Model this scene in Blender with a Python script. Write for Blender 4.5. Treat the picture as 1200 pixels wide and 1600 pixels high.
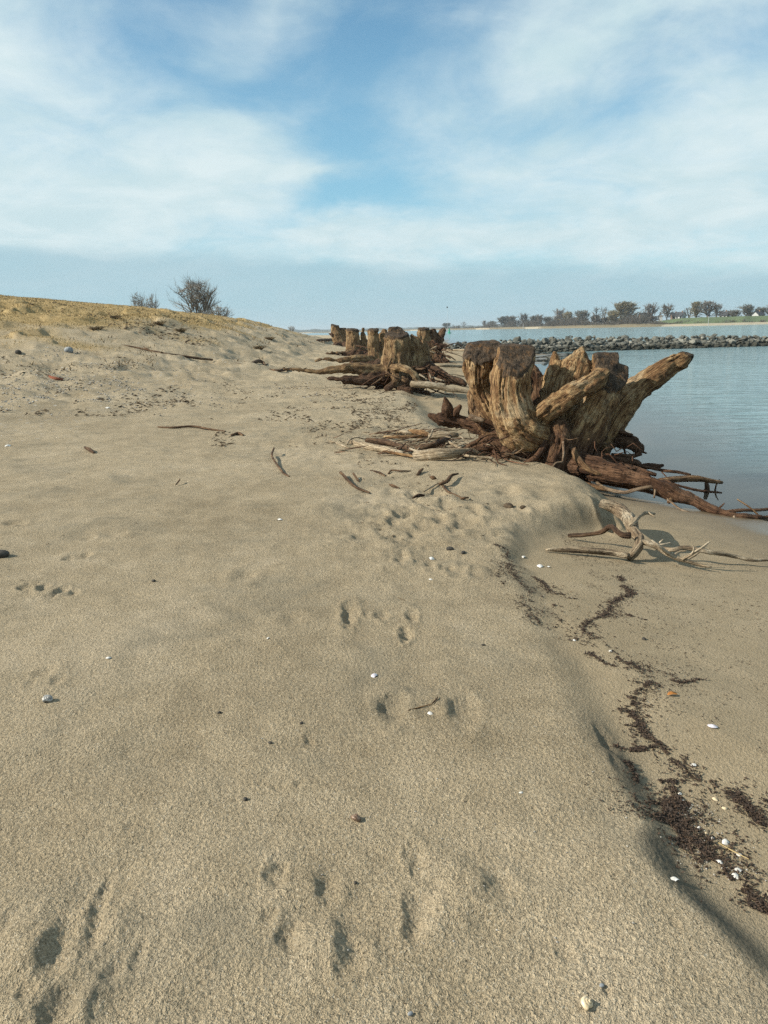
import bpy, math, random
import numpy as np
from mathutils import Vector, Matrix
for o in list(bpy.data.objects): bpy.data.objects.remove(o)
scene = bpy.context.scene
COL = scene.collection
random.seed(7); RNG = np.random.default_rng(11)

# ------------------------------------------------------------------ camera
F = 1201.0; HC = 2.0; ROLL = math.radians(1.5); PITCH = math.atan((800-516)/F)
cam_d = bpy.data.cameras.new("camera"); cam = bpy.data.objects.new("camera", cam_d); COL.objects.link(cam)
cam_d.sensor_fit = 'VERTICAL'; cam_d.sensor_height = 32.0; cam_d.lens = 32.0*F/1600.0
cam_d.clip_start = 0.05; cam_d.clip_end = 20000
cam.matrix_world = (Matrix.Translation((0, 0, HC)) @ Matrix.Rotation(math.pi/2-PITCH, 4, 'X') @ Matrix.Rotation(-ROLL, 4, 'Z'))
scene.camera = cam
scene.render.engine = 'CYCLES'
scene.view_settings.view_transform = 'Standard'; scene.view_settings.look = 'None'
scene.view_settings.exposure = 0.74; scene.view_settings.gamma = 1.0
scene.cycles.max_bounces = 6; scene.cycles.transparent_max_bounces = 12
scene.cycles.use_denoising = False; scene.cycles.sample_clamp_direct = 8

# ------------------------------------------------------------------ sun
SUN_EL = math.radians(33); SUN_AZ = math.radians(-99)     # azimuth from +Y towards +X
sdir = Vector((math.sin(SUN_AZ)*math.cos(SUN_EL), math.cos(SUN_AZ)*math.cos(SUN_EL), math.sin(SUN_EL)))
sl = bpy.data.lights.new("sun", 'SUN'); sl.energy = 4.1; sl.angle = math.radians(0.6); sl.color = (1.0, 0.93, 0.80)
so = bpy.data.objects.new("sun", sl); COL.objects.link(so)
so.rotation_euler = sdir.to_track_quat('Z', 'Y').to_euler(); so.location = (-30, -10, 40)

# ------------------------------------------------------------------ node helpers
class NT:
    def __init__(s, tree): s.t = tree; s.n = tree.nodes; s.l = tree.links
    def put(s, sock, v):
        if isinstance(v, bpy.types.NodeSocket): s.l.new(v, sock)
        else:
            if hasattr(sock.default_value, '__len__') and not hasattr(v, '__len__'): v = (v,)*len(sock.default_value)
            if hasattr(sock.default_value, '__len__') and len(sock.default_value) == 4 and len(v) == 3: v = (*v, 1)
            sock.default_value = v
    def math(s, op, a, b=0.0, c=None, clamp=False):
        m = s.n.new('ShaderNodeMath'); m.operation = op; m.use_clamp = clamp
        s.put(m.inputs[0], a); s.put(m.inputs[1], b)
        if c is not None: s.put(m.inputs[2], c)
        return m.outputs[0]
    def vmath(s, op, a, b=(0, 0, 0), scale=None):
        m = s.n.new('ShaderNodeVectorMath'); m.operation = op; s.put(m.inputs[0], a); s.put(m.inputs[1], b)
        if scale is not None: s.put(m.inputs['Scale'], scale)
        return m.outputs[1] if op in ('DOT_PRODUCT', 'LENGTH') else m.outputs[0]
    def noise(s, vec, scale, detail=4, rough=0.55, dist=0.0, out=0):
        m = s.n.new('ShaderNodeTexNoise'); s.put(m.inputs['Vector'], vec)
        m.inputs['Scale'].default_value = scale; m.inputs['Detail'].default_value = detail
        m.inputs['Roughness'].default_value = rough; m.inputs['Distortion'].default_value = dist
        return m.outputs[out]
    def vor(s, vec, scale, feature='F1', out=0):
        m = s.n.new('ShaderNodeTexVoronoi'); m.feature = feature; s.put(m.inputs['Vector'], vec)
        m.inputs['Scale'].default_value = scale; return m.outputs[out]
    def ramp(s, f, stops, interp='LINEAR'):
        m = s.n.new('ShaderNodeValToRGB'); s.put(m.inputs[0], f); r = m.color_ramp; r.interpolation = interp
        while len(r.elements) < len(stops): r.elements.new(0.5)
        for e, (p, c) in zip(r.elements, stops):
            e.position = p; e.color = (*c, 1) if hasattr(c, '__len__') else (c, c, c, 1)
        return m.outputs[0]
    def step(s, f, a, b):
        m = s.n.new('ShaderNodeMapRange'); m.interpolation_type = 'SMOOTHSTEP'; s.put(m.inputs[0], f)
        m.inputs[1].default_value = a; m.inputs[2].default_value = b; return m.outputs[0]
    def mix(s, f, a, b, mode='MIX'):
        m = s.n.new('ShaderNodeMix'); m.data_type = 'RGBA'; m.blend_type = mode; m.clamp_factor = True
        s.put(m.inputs[0], f); s.put(m.inputs[6], a); s.put(m.inputs[7], b); return m.outputs[2]
    def attr(s, name, out='Fac'):
        m = s.n.new('ShaderNodeAttribute'); m.attribute_name = name; return m.outputs[out]
    def bump(s, h, dist, strength=1.0, normal=None):
        m = s.n.new('ShaderNodeBump'); s.put(m.inputs['Height'], h); m.inputs['Distance'].default_value = dist
        m.inputs['Strength'].default_value = strength
        if normal is not None: s.l.new(normal, m.inputs['Normal'])
        return m.outputs[0]
    def coord(s, which='Object'): return s.n.new('ShaderNodeTexCoord').outputs[which]
    def sep(s, v):
        m = s.n.new('ShaderNodeSeparateXYZ'); s.put(m.inputs[0], v); return m.outputs
    def comb(s, x, y, z):
        m = s.n.new('ShaderNodeCombineXYZ'); s.put(m.inputs[0], x); s.put(m.inputs[1], y); s.put(m.inputs[2], z); return m.outputs[0]

def material(name):
    m = bpy.data.materials.new(name); m.use_nodes = True; nt = NT(m.node_tree)
    b = nt.n['Principled BSDF']; b.inputs['Specular IOR Level'].default_value = 0.25
    b.inputs['Roughness'].default_value = 0.85
    return m, nt, b

# ------------------------------------------------------------------ world: Nishita sky under thin cloud
w = bpy.data.worlds.new("World"); scene.world = w; w.use_nodes = True
nt = NT(w.node_tree); nt.n.clear()
sky = nt.n.new('ShaderNodeTexSky'); sky.sky_type = 'NISHITA'; sky.sun_disc = False
sky.sun_elevation = SUN_EL; sky.sun_rotation = SUN_AZ; sky.air_density = 1.0; sky.dust_density = 0.6; sky.ozone_density = 1.6
D = nt.coord('Generated'); dx, dy, dz = nt.sep(D)
az = nt.math('ARCTAN2', dx, dy); el = nt.math('ARCSINE', dz)
warpv = nt.comb(az, nt.math('MULTIPLY', el, 1.7), 0.0)
wn = nt.noise(warpv, 3.1, 5, 0.55, 0.3, out=1)
wn = nt.vmath('SUBTRACT', wn, (0.5, 0.5, 0.5))
wv = nt.vmath('ADD', D, nt.vmath('SCALE', wn, scale=0.22))
wx, wy, wz = nt.sep(wv)
waz = nt.math('ARCTAN2', wx, wy); wel = nt.math('ARCSINE', nt.math('MINIMUM', nt.math('MAXIMUM', wz, -1.0), 1.0))
def sky_blob(px, py, rx, ry, rot=0.0):
    """a soft cloud bank (or gap) centred on a direction; radii in degrees"""
    ca = (px-600)/F; ce = -(py-516+0.0262*(px-600))/F
    a = nt.math('SUBTRACT', waz, ca); e = nt.math('SUBTRACT', wel, ce)
    c, s = math.cos(math.radians(rot)), math.sin(math.radians(rot))
    u = nt.math('ADD', nt.math('MULTIPLY', a, c), nt.math('MULTIPLY', e, s))
    v = nt.math('SUBTRACT', nt.math('MULTIPLY', e, c), nt.math('MULTIPLY', a, s))
    q = nt.math('ADD', nt.math('POWER', nt.math('ABSOLUTE', nt.math('DIVIDE', u, math.radians(rx))), 2.0),
                nt.math('POWER', nt.math('ABSOLUTE', nt.math('DIVIDE', v, math.radians(ry))), 2.0))
    return nt.math('POWER', 2.718, nt.math('MULTIPLY', q, -1.0))
def msum(items):
    t = 0.0
    for a, k in items: t = nt.math('MULTIPLY_ADD', a, k, t)
    return t
plane = nt.vmath('DIVIDE', nt.comb(dx, dy, 0.0), nt.comb(*([nt.math('ADD', nt.math('ABSOLUTE', dz), 0.22)]*3)))
n1 = nt.noise(plane, 2.3, 7, 0.58, 0.5)
n2 = nt.noise(nt.vmath('MULTIPLY', plane, (1.0, 0.8, 1.0)), 6.0, 6, 0.6, 0.5)
cover = msum([(n1, 1.25), (n2, 0.32)])
cover = nt.math('SUBTRACT', cover, 0.40)
cover = nt.math('ADD', cover, msum([
    (sky_blob(660, 30, 6, 7, 20), -0.46), (sky_blob(560, 200, 5, 4.5, 35), -0.36), (sky_blob(330, 90, 7, 4, 20), -0.34), (sky_blob(120, 40, 9, 3.2, 10), -0.22), (sky_blob(430, 180, 4, 1.6, 20), -0.30),
    (sky_blob(640, 330, 9, 2.2, 8), -0.22), (sky_blob(900, 190, 7, 1.8, 15), -0.26), (sky_blob(1130, 170, 5, 1.5, 10), -0.16), (sky_blob(500, 60, 3.5, 1.6, 45), 0.24),
    (sky_blob(830, 150, 6, 5, 35), 0.24), (sky_blob(1060, 50, 11, 5, 20), 0.26), (sky_blob(150, 210, 11, 3.0, -6), 0.24), (sky_blob(200, 330, 16, 3.0, 3), 0.42),
    (sky_blob(700, 395, 24, 1.9, 1), 0.34), (sky_blob(1050, 310, 12, 4, 4), 0.30), (sky_blob(450, 300, 5.5, .75, 6), 0.38), (sky_blob(520, 352, 6, 1.1, 10), -0.30), (sky_blob(390, 215, 4, 1.4, 10), .30)]))
cl = nt.step(cover, -0.10, 0.84)
blue = nt.vmath('MULTIPLY', sky.outputs[0], (0.66, 1.0, 1.06))
blue_low = nt.mix(nt.step(el, 0.0, 0.5), (2.9, 5.3, 6.5), blue)          # thin high veil over the deep blue
blue_mix = nt.mix(0.62, blue, blue_low)
wisp = nt.noise(plane, 3.5, 5, 0.6, 0.4)
cloud_col = nt.mix(nt.step(wisp, 0.3, 0.7), (4.6, 5.9, 6.25), (5.7, 6.65, 6.85))
c1 = nt.mix(cl, blue_mix, cloud_col)
# the grey-blue sheet of far stratus low over the horizon
bank = nt.math('SUBTRACT', 1.0, nt.step(nt.math('ADD', nt.math('MULTIPLY_ADD', nt.math('MINIMUM', nt.math('MAXIMUM', az, -0.6), 0.6), 0.055, el), nt.math('MULTIPLY', nt.math('SUBTRACT', n1, 0.5), 0.03)), 0.066, 0.092))
c2 = nt.mix(nt.math('MULTIPLY', bank, 0.80), c1, (3.05, 4.55, 5.20))
bg = nt.n.new('ShaderNodeBackground'); nt.l.new(c2, bg.inputs[0]); bg.inputs[1].default_value = 0.078
wo = nt.n.new('ShaderNodeOutputWorld'); nt.l.new(bg.outputs[0], wo.inputs[0])

# ------------------------------------------------------------------ numpy noise
def _h(i, j, k, seed):
    with np.errstate(over='ignore'):
        h = (i.astype(np.uint32)*np.uint32(374761393) + j.astype(np.uint32)*np.uint32(668265263)
             + k.astype(np.uint32)*np.uint32(2246822519) + np.uint32(seed*3266489917 & 0xffffffff))
        h = (h ^ (h >> np.uint32(13)))*np.uint32(1274126177); h ^= h >> np.uint32(16)
    return (h & np.uint32(0xffff)).astype(np.float32)/32767.5-1.0
def vnoise(x, y, z=None, seed=0):
    x = np.asarray(x, np.float64); y = np.asarray(y, np.float64)
    z = np.zeros_like(x) if z is None else np.asarray(z, np.float64)
    i = np.floor(x); j = np.floor(y); k = np.floor(z)
    fx = (x-i).astype(np.float32); fy = (y-j).astype(np.float32); fz = (z-k).astype(np.float32)
    i = i.astype(np.int64); j = j.astype(np.int64); k = k.astype(np.int64)
    sx = fx*fx*fx*(fx*(fx*6-15)+10); sy = fy*fy*fy*(fy*(fy*6-15)+10); sz = fz*fz*fz*(fz*(fz*6-15)+10)
    two = bool(np.any(fz))
    def layer(kk):
        a = _h(i, j, kk, seed); b = _h(i+1, j, kk, seed); c = _h(i, j+1, kk, seed); d = _h(i+1, j+1, kk, seed)
        return (a+(b-a)*sx)*(1-sy)+(c+(d-c)*sx)*sy
    l0 = layer(k)
    return l0 if not two else l0*(1-sz)+layer(k+1)*sz
def fbm(x, y, z=None, oct=4, seed=0, gain=0.5):
    t = 0; a = 1.0; f = 1.0
    for o in range(oct):
        t = t+a*vnoise(np.asarray(x)*f+17.3*o, np.asarray(y)*f-9.1*o, None if z is None else np.asarray(z)*f+3.7*o, seed+o*31); a *= gain; f *= 2.03
    return t
def S(t):
    t = np.clip(t, 0, 1); return t*t*(3-2*t)

# ------------------------------------------------------------------ the lie of the land
XW = np.array([(-200, 9), (-10, 7), (0, 5.6), (3, 5.0), (5.5, 4.5), (7.5, 3.95), (8.4, 3.55), (9, 3.2), (10, 3.05), (12, 3.25), (15, 3.7), (20, 4.2), (26, 5.0), (33, 5.9),
               (40, 7.2), (50, 9.6), (56, 12.4), (58.5, 12.0), (61, 8.5), (66, 8.0), (80, 8.6), (110, 9.8), (170, 12.5), (240, 6), (330, -8), (450, -40), (600, -150), (700, -600), (9000, -6000)], float)
XE = np.array([(-200, 1.6), (0, 1.0), (1.5, .95), (1.86, .90), (2.25, .84), (2.75, .85), (3.9, .88), (5.2, .86), (5.9, 1.05), (6.35, 1.5), (6.75, 2.05), (7.3, 2.2), (8.0, 2.25), (8.6, 2.15), (9.2, 1.85), (10, 1.45), (13, .9),
               (20, .7), (30, .6), (60, 2), (100, 2), (9000, -6000)], float)
DX = np.array([(-400, 5.0), (-80, 5.0), (-40, 4.6), (-25, 3.95), (-17, 3.15), (-11, 2.3), (-7.6, 1.35), (-6.0, .82), (-4.0, .22), (-2, 0), (100, 0)], float)
def base_h(x, y):
    x = np.asarray(x, float); y = np.asarray(y, float)
    xw = np.interp(y, XW[:, 0], XW[:, 1]); d = xw-x
    xe = np.interp(y, XE[:, 0], XE[:, 1])+0.05*vnoise(y*2.1, y*0+3.3, seed=5)+0.03*vnoise(y*6.3, y*0+1.3, seed=6)
    cap = 0.365+0.030*S((y-2.3)/.7)*(1-S((y-5.2)/1.2))
    zl = np.where(d > 0, np.minimum(0.105*d, cap+0.0*d), np.where(d > -0.95, 0.012*d, -0.0114+0.10*(d+0.95)))
    zl = np.maximum(zl, -2.5)
    zu = 0.425+0.010*np.clip(-x, -2, 30)+0.0042*np.clip(y, 0, 60)-0.0010*np.clip(y-60, 0, 300)
    # mound of sand against the stump's roots
    zu = zu+0.06*np.exp(-((x-1.55)/.55)**2-((y-7.1)/.7)**2)+0.05*np.exp(-((x-1.0)/.9)**2-((y-8.6)/1.0)**2)
    wdt = 0.17+0.05*S((y-2.4)/.8)+0.38*S((y-5.3)/.8)
    t = S((xe-x)/wdt+0.5)
    shore = S(d/0.8)
    z = zl+(np.maximum(zu, zl)-zl)*t*shore
    amp = S((y-9)/34)*(1-S((y-56)/70))
    z = z+np.interp(x, DX[:, 0], DX[:, 1])*amp
    # low muddy spit before the breakwater
    z = np.where((y > 48) & (y < 62) & (x > 5), np.minimum(z, 0.16+0.1*np.clip(10-x, 0, 3)), z)
    return z
def ray(px, py):
    u = (px-600)/F; v = -(py-800)/F
    c, s = math.cos(ROLL), math.sin(ROLL)
    u2 = c*u+s*v; v2 = -s*u+c*v
    cp, sp = math.cos(PITCH), math.sin(PITCH)
    return np.array([u2, cp+v2*sp, -sp+v2*cp])
def at(px, py, Y):
    d = ray(px, py); return Vector(d*(Y/d[1]))+Vector((0, 0, HC))
_T = np.concatenate([np.arange(1.0, 20, .01), np.arange(20, 120, .05), np.arange(120, 900, 1.0)])
def P(px, py, off=0.0):
    """the point of the ground (raised by off) seen at a photo pixel"""
    d = ray(px, py); p = d[None, :]*_T[:, None]; z = p[:, 2]+HC
    below = z < base_h(p[:, 0], p[:, 1])+off
    i = int(np.argmax(below)) if below.any() else len(_T)-1
    return Vector((p[i, 0], p[i, 1], z[i]))
def gz(x, y): return float(base_h(np.array([x]), np.array([y]))[0])
# ------------------------------------------------------------------ mesh helpers
def new_mesh(name, v, f, mat=None, smooth=True, attrs=None):
    """v (n,3) array, f (m,k) array or list of arrays of equal width"""
    me = bpy.data.meshes.new(name)
    fs = f if isinstance(f, list) else [f]
    fs = [np.asarray(a, np.int32) for a in fs if len(a)]
    v = np.asarray(v, np.float32)
    me.vertices.add(len(v)); me.vertices.foreach_set('co', v.ravel())
    li = np.concatenate([a.ravel() for a in fs]); tot = np.concatenate([np.full(len(a), a.shape[1], np.int32) for a in fs])
    me.loops.add(len(li)); me.loops.foreach_set('vertex_index', li)
    me.polygons.add(len(tot)); st = np.concatenate([[0], np.cumsum(tot)[:-1]]).astype(np.int32)
    me.polygons.foreach_set('loop_start', st); me.polygons.foreach_set('loop_total', tot)
    me.polygons.foreach_set('use_smooth', np.full(len(tot), smooth))
    for k, a in (attrs or {}).items():
        a = np.asarray(a, np.float32)
        if a.ndim == 2: me.attributes.new(k, 'FLOAT_VECTOR', 'POINT').data.foreach_set('vector', a.ravel())
        else: me.attributes.new(k, 'FLOAT', 'POINT').data.foreach_set('value', a)
    me.update(calc_edges=True)
    if mat: me.materials.append(mat)
    return me
def obj(name, me, parent=None, label=None, cat=None, group=None, kind=None, loc=None):
    o = bpy.data.objects.new(name, me); COL.objects.link(o)
    if loc is not None: o.location = loc
    if parent: o.parent = parent
    for k, v in (('label', label), ('category', cat), ('group', group), ('kind', kind)):
        if v: o[k] = v
    return o
def empty(name, loc, label, cat, group=None):
    return obj(name, None, None, label, cat, group, None, loc)

# ------------------------------------------------------------------ hollows, prints and humps seen in the sand: px, py, half-width, half-height (photo px), depth in m
PITS = [
 (664, 1108, 92, 40, .010), (612, 1106, 22, 22, .030), (720, 1114, 24, 24, .020), (672, 1102, 40, 28, -.026), (664, 1114, 22, 10, .012),
 (716, 1392, 78, 62, .012), (722, 1388, 46, 42, -.030), (776, 1378, 26, 26, .014), (652, 1342, 16, 22, .016), (656, 1420, 24, 30, .018), (645, 1450, 20, 20, .014), (690, 1440, 40, 30, -.012),
 (490, 1478, 80, 60, .012), (505, 1470, 38, 36, -.028), (546, 1492, 26, 26, .014), (456, 1458, 24, 26, .022), (478, 1372, 60, 46, .012), (482, 1372, 36, 32, -.018), (512, 1384, 18, 22, .014), (434, 1362, 18, 20, .014), (420, 1430, 14, 12, .008),
 (60, 1476, 90, 80, .012), (46, 1472, 44, 58, -.034), (100, 1464, 24, 34, .016), (146, 1456, 20, 28, .018), (152, 1420, 16, 26, .016), (164, 1384, 13, 22, .014), (188, 1440, 30, 40, -.012), (90, 1575, 30, 38, .026), (130, 1570, 26, 30, -.014), (40, 1546, 16, 14, .018), (176, 1515, 18, 18, .014), (25, 1592, 40, 24, -.016), (216, 1490, 12, 26, .010), (8, 1440, 16, 30, .014),
 (330, 1530, 60, 40, .008), (800, 1500, 80, 50, .008), (250, 1180, 90, 40, .008), (820, 1150, 70, 40, .007), (600, 1240, 70, 30, .006), (960, 1420, 60, 50, -.010), (350, 1330, 70, 40, -.008),
 (484, 1154, 9, 11, .012), (205, 1290, 10, 12, .007), (885, 1486, 16, 18, .012), (950, 1550, 10, 10, .010), (1055, 1448, 9, 9, .006), (1000, 1358, 12, 10, .005), (870, 1280, 8, 8, .004), (720, 1190, 12, 7, .004),
 (72, 1054, 15, 8, .014), (92, 1068, 11, 7, .012), (50, 1072, 9, 7, .010), (80, 1086, 40, 8, -.004), (440, 1226, 14, 6, .006), (468, 1222, 8, 6, .007),
 (545, 960, 12, 15, .016), (598, 962, 10, 7, .010), (572, 968, 18, 10, -.005), (635, 990, 11, 9, .014), (644, 962, 9, 9, .010), (384, 898, 20, 9, .012), (402, 904, 12, 7, -.004), (458, 965, 18, 9, .007),
 (628, 872, 9, 10, .014), (612, 842, 16, 8, .014), (640, 800, 10, 7, .016), (625, 815, 14, 8, .018), (652, 812, 12, 6, -.008), (660, 830, 22, 8, .012), (700, 790, 16, 6, .016), (720, 798, 12, 6, -.008), (690, 812, 12, 6, .012), (740, 800, 10, 7, .016), (752, 806, 9, 5, .012),
 (645, 774, 9, 5, .014), (668, 770, 14, 5, .012), (610, 770, 9, 5, .012), (596, 805, 11, 5, .010), (685, 772, 14, 5, .016), (695, 886, 14, 6, .012), (715, 893, 14, 7, .012), (742, 896, 10, 6, .010), (672, 884, 9, 8, .010), (800, 790, 16, 8, .020), (815, 796, 9, 7, .014), (790, 766, 16, 8, .022), (825, 770, 18, 9, -.016), (850, 755, 18, 7, .010), (768, 748, 22, 8, .012), (560, 700, 14, 4, .010), (575, 715, 12, 4, .012),
 (850, 772, 20, 8, .012), (885, 762, 24, 9, -.014), (905, 780, 16, 7, .010), (870, 785, 26, 10, -.012), (835, 790, 14, 6, .010), (920, 768, 12, 6, .008), (890, 800, 30, 12, -.010), (860, 748, 14, 6, .010),
 (120, 868, 18, 5, .010), (136, 866, 8, 4, .010), (105, 872, 8, 4, .008), (140, 842, 10, 3, .008), (178, 836, 18, 4, .012), (190, 838, 8, 3, .009), (22, 820, 14, 4, .014), (36, 822, 9, 3, .012),
 (40, 918, 9, 5, .014), (56, 914, 8, 4, .013), (68, 920, 8, 5, .013), (82, 930, 8, 5, .012), (96, 924, 9, 5, .013), (115, 926, 9, 4, .011), (70, 924, 50, 10, -.003), (350, 1050, 26, 7, .006), (300, 775, 40, 5, .006), (115, 745, 44, 4, .009), (640, 775, 60, 16, -.006), (715, 870, 60, 20, -.004),
 (945, 1160, 10, 18, .012), (962, 1195, 9, 14, .008), (946, 801, 13, 10, .035)]
BURIED = []
def add_pits(x, y, z, pits):
    for (px, py, rx, ry, dep) in pits:
        c = P(px, py); t = c.y
        d0 = ray(px, py-.5); d1 = ray(px, py+.5); zz_ = c.z-HC
        hx = rx*t/F; hy = max(abs(d0[1]*zz_/d0[2]-d1[1]*zz_/d1[2])*ry, 0.010)
        R = 2.6
        dep = dep*((.60 if px < 240 and py > 1350 else .82) if py > 1000 else 1.7) if dep > 0 else dep
        m = np.nonzero((np.abs(x-c.x) < R*hx) & (np.abs(y-c.y) < R*hy))[0]
        if not len(m): continue
        qx = (x[m]-c.x)/hx; qy = (y[m]-c.y)/hy
        qx, qy = (qx+0.34*vnoise(x[m]/hx*.8, y[m]/hx*.8, seed=px)+.07*vnoise(x[m]/hx*2.7, y[m]/hx*2.7, seed=px+1)), (qy+0.34*vnoise(x[m]/hx*.8+7, y[m]/hx*.8, seed=py)+.07*vnoise(x[m]/hx*2.7, y[m]/hx*2.7, seed=py+1))
        q = np.sqrt(qx*qx+qy*qy)
        if dep > 0: prof = -dep*.85*(1-S((q-0.1)/1.25))+dep*0.26*np.exp(-((q-1.55)/.45)**2)*(1+.6*vnoise(x[m]/hx, y[m]/hy, seed=px+9))
        else: prof = -1.2*dep*np.exp(-q*q*0.9)
        z[m] += prof
    return z
# ------------------------------------------------------------------ the ground: one sheet, finer where the camera stands
def spaced(a, b, r): return a*np.exp(np.arange(0, math.log(b/a), r))
rr = np.concatenate([[0.02], np.linspace(.15, 1.1, 12), spaced(1.2, 13, .0036), spaced(13, 90, .009), spaced(90, 9000, .05)])
th = np.concatenate([np.linspace(-180, -40, 40), np.linspace(-39, -31, 24), np.arange(-30.9, 30.9, .1), np.linspace(31, 39, 24), np.linspace(40, 180, 40)[:-1]])
th = np.radians(th); nr, na = len(rr), len(th)
X = (rr[:, None]*np.sin(th)[None]).ravel(); Y = (rr[:, None]*np.cos(th)[None]).ravel()
Z = base_h(X, Y)
xw = np.interp(Y, XW[:, 0], XW[:, 1]); dsh = xw-X
xe = np.interp(Y, XE[:, 0], XE[:, 1])
upper = S((xe-X)/.3+.5)
dune = np.interp(X, DX[:, 0], DX[:, 1])*S((Y-9)/34)*(1-S((Y-56)/70))
near = 1-S((rr[:, None]*np.ones(na)).ravel()/60)
dry = S((dsh-.3)/1.2)
Z += dry*upper*(0.014*fbm(X*1.3, Y*1.3, oct=3, seed=3)+0.0045*fbm(X*7, Y*7, oct=2, seed=4))
Z += dry*(1-upper)*0.004*fbm(X*3, Y*3, oct=3, seed=9)
# coarse, rain-pitted skin of the dry sand
m = (rr[:, None]*np.ones(na)).ravel() < 7
Z[m] += (dry*upper)[m]*(0.0018*fbm(X[m]*105, Y[m]*115, oct=2, seed=13))
# trampled, lumpy ground at the foot of the dune and by the stumps
foot = np.exp(-((dune-.55)/.55)**2)*S((Y-11)/8)
lump = fbm(X*1.1, Y*1.1, oct=4, seed=21); Z += np.minimum(foot, 1)*0.13*lump+0.05*foot*np.maximum(fbm(X*.5, Y*.8, oct=3, seed=22), 0)
ridge = 1-np.abs(fbm(X*.35, Y*.5, oct=3, seed=23)); Z += 0.26*S((dune-.5)/1.0)*(1-S((dune-2.4)/1.2))*S((ridge-.62)/.25)*(0.5+0.5*vnoise(X*.9, Y*.9, seed=24))
Z += 0.05*S((dune-2)/1)*fbm(X*2, Y*2, oct=3, seed=25)
tr = np.exp(-((X-.35)/.8)**2-((Y-6.2)/1.3)**2)+.6*np.exp(-((X+.3)/1.8)**2-((Y-12)/3.5)**2)
Z += dry*upper*tr*0.030*fbm(X*6, Y*4.5, oct=3, seed=31)
Z = add_pits(X, Y, Z, PITS)
damp = np.clip(1-S((Z-.02+.03*fbm(X*1.2, Y*1.2, oct=3, seed=41))/.20), 0, 1)*(X > -3)
damp2 = (1-upper)*(X > 0)*S((70-Y)/10)
mineral_shade = 1.0*np.exp(-((xe-X-.02+.06*vnoise(Y*3, Y*0, seed=44))/.07)**2)*(1-S((Y-2.6)/.5))*(Y > .5)*S((fbm(X*4, Y*4, oct=2, seed=45)+.9)/1.2)  # dark mineral sand along the berm lip, with the slope's shade coloured in
mineral_shade += 0.8*np.exp(-((xe-X+.03*vnoise(Y*5, Y*0, seed=46))/.09)**2)*np.exp(-((Y-4.5)/.75)**2)*S((fbm(X*6, Y*6, oct=2, seed=47)+.7)/1.0)
grassy = S((dune-1.25+.6*fbm(X*.3, Y*.3, oct=3, seed=51))/.8)
pebbly = np.clip(S((-X-3.5)/3)*S((Y-9)/4)*(1-S((dune-.5)/.6)), 0, 1)
idx = np.arange(nr*na).reshape(nr, na)
nx = np.roll(idx, -1, axis=1)
quads = np.stack([idx[:-1], idx[1:], nx[1:], nx[:-1]], -1).reshape(-1, 4)[:, ::-1]
GX, GY, GZ = X, Y, Z

mat_sand, nt, bs = material("sand")
C = nt.coord()
big = nt.noise(C, 0.7, 4, .6); mid = nt.noise(C, 5.0, 5, .6); fine = nt.noise(C, 85.0, 3, .65); gr = nt.noise(C, 210.0, 2, .7); grv = nt.vor(C, 260.0, out=1)
base = nt.ramp(nt.math('ADD', nt.math('MULTIPLY', big, .6), nt.math('MULTIPLY', mid, .4)), [(.34, (.298, .234, .148)), (.52, (.398, .318, .208)), (.70, (.488, .397, .273))])
grain = nt.math('ADD', nt.math('MULTIPLY', fine, .85), nt.math('MULTIPLY', gr, .65))
grainc = nt.ramp(grain, [(.42, .36), (.74, 1.0), (1.0, 1.40)])  # grain tone, plus the shadow between grains darkened into the colour
base = nt.mix(1.0, base, grainc, 'MULTIPLY')
vs = nt.sep(grv)[0]
base = nt.mix(nt.math('MULTIPLY', nt.step(vs, .90, .97), .45), base, (.07, .055, .04))
base = nt.mix(nt.math('MULTIPLY', nt.step(vs, .06, .02), .55), base, (.62, .55, .43))
base = nt.mix(nt.math('MULTIPLY', nt.step(nt.noise(C, 1.5, 6, .65, .6), .50, .68), .42), base, (.215, .190, .138))
lowb = nt.attr('lower')
base = nt.mix(nt.math('MULTIPLY', lowb, .55), base, (.225, .172, .105))
dmp = nt.attr('damp')
base = nt.mix(nt.math('MULTIPLY', dmp, .80), base, (.105, .080, .050))
base = nt.mix(nt.math('MULTIPLY', nt.attr('mineral_shade'), nt.math('ADD', .25, nt.math('MULTIPLY', mid, .7))), base, (.062, .060, .048))
straw = nt.ramp(nt.noise(nt.vmath('MULTIPLY', C, (1, 1, 2.5)), 3.0, 6, .68), [(.30, (.24, .165, .068)), (.5, (.35, .25, .115)), (.7, (.43, .32, .16))])
base = nt.mix(nt.attr('grassy'), base, straw)
pv = nt.vor(C, 9.0, out=1); pvx, pvy, _ = nt.sep(pv); pd = nt.vor(C, 9.0)
pebm = nt.math('MULTIPLY', nt.attr('pebbly'), nt.math('MULTIPLY', nt.step(pvx, .55, .6), nt.step(pd, .34, .26)))
base = nt.mix(nt.math('MULTIPLY', pebm, .7), base, nt.ramp(pvy, [(0, (.10, .09, .08)), (.5, (.30, .27, .22)), (1, (.55, .52, .47))]))
nt.put(bs.inputs['Base Color'], base)
nt.put(bs.inputs['Roughness'], nt.math('SUBTRACT', .93, nt.math('MULTIPLY', nt.step(dmp, .75, 1.0), .62)))
nt.put(bs.inputs['Specular IOR Level'], nt.math('ADD', .12, nt.math('MULTIPLY', dmp, .4)))
hh = nt.math('ADD', nt.math('MULTIPLY', fine, 1.0), nt.math('MULTIPLY', gr, .55))
keep = nt.math('SUBTRACT', 1.0, nt.math('MULTIPLY', nt.math('MAXIMUM', nt.math('MULTIPLY', lowb, .62), dmp), .93))
b1 = nt.bump(nt.math('MULTIPLY', hh, keep), .022, 1.0)
b2 = nt.bump(nt.math('MULTIPLY', mid, keep), .03, .6, b1)
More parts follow.
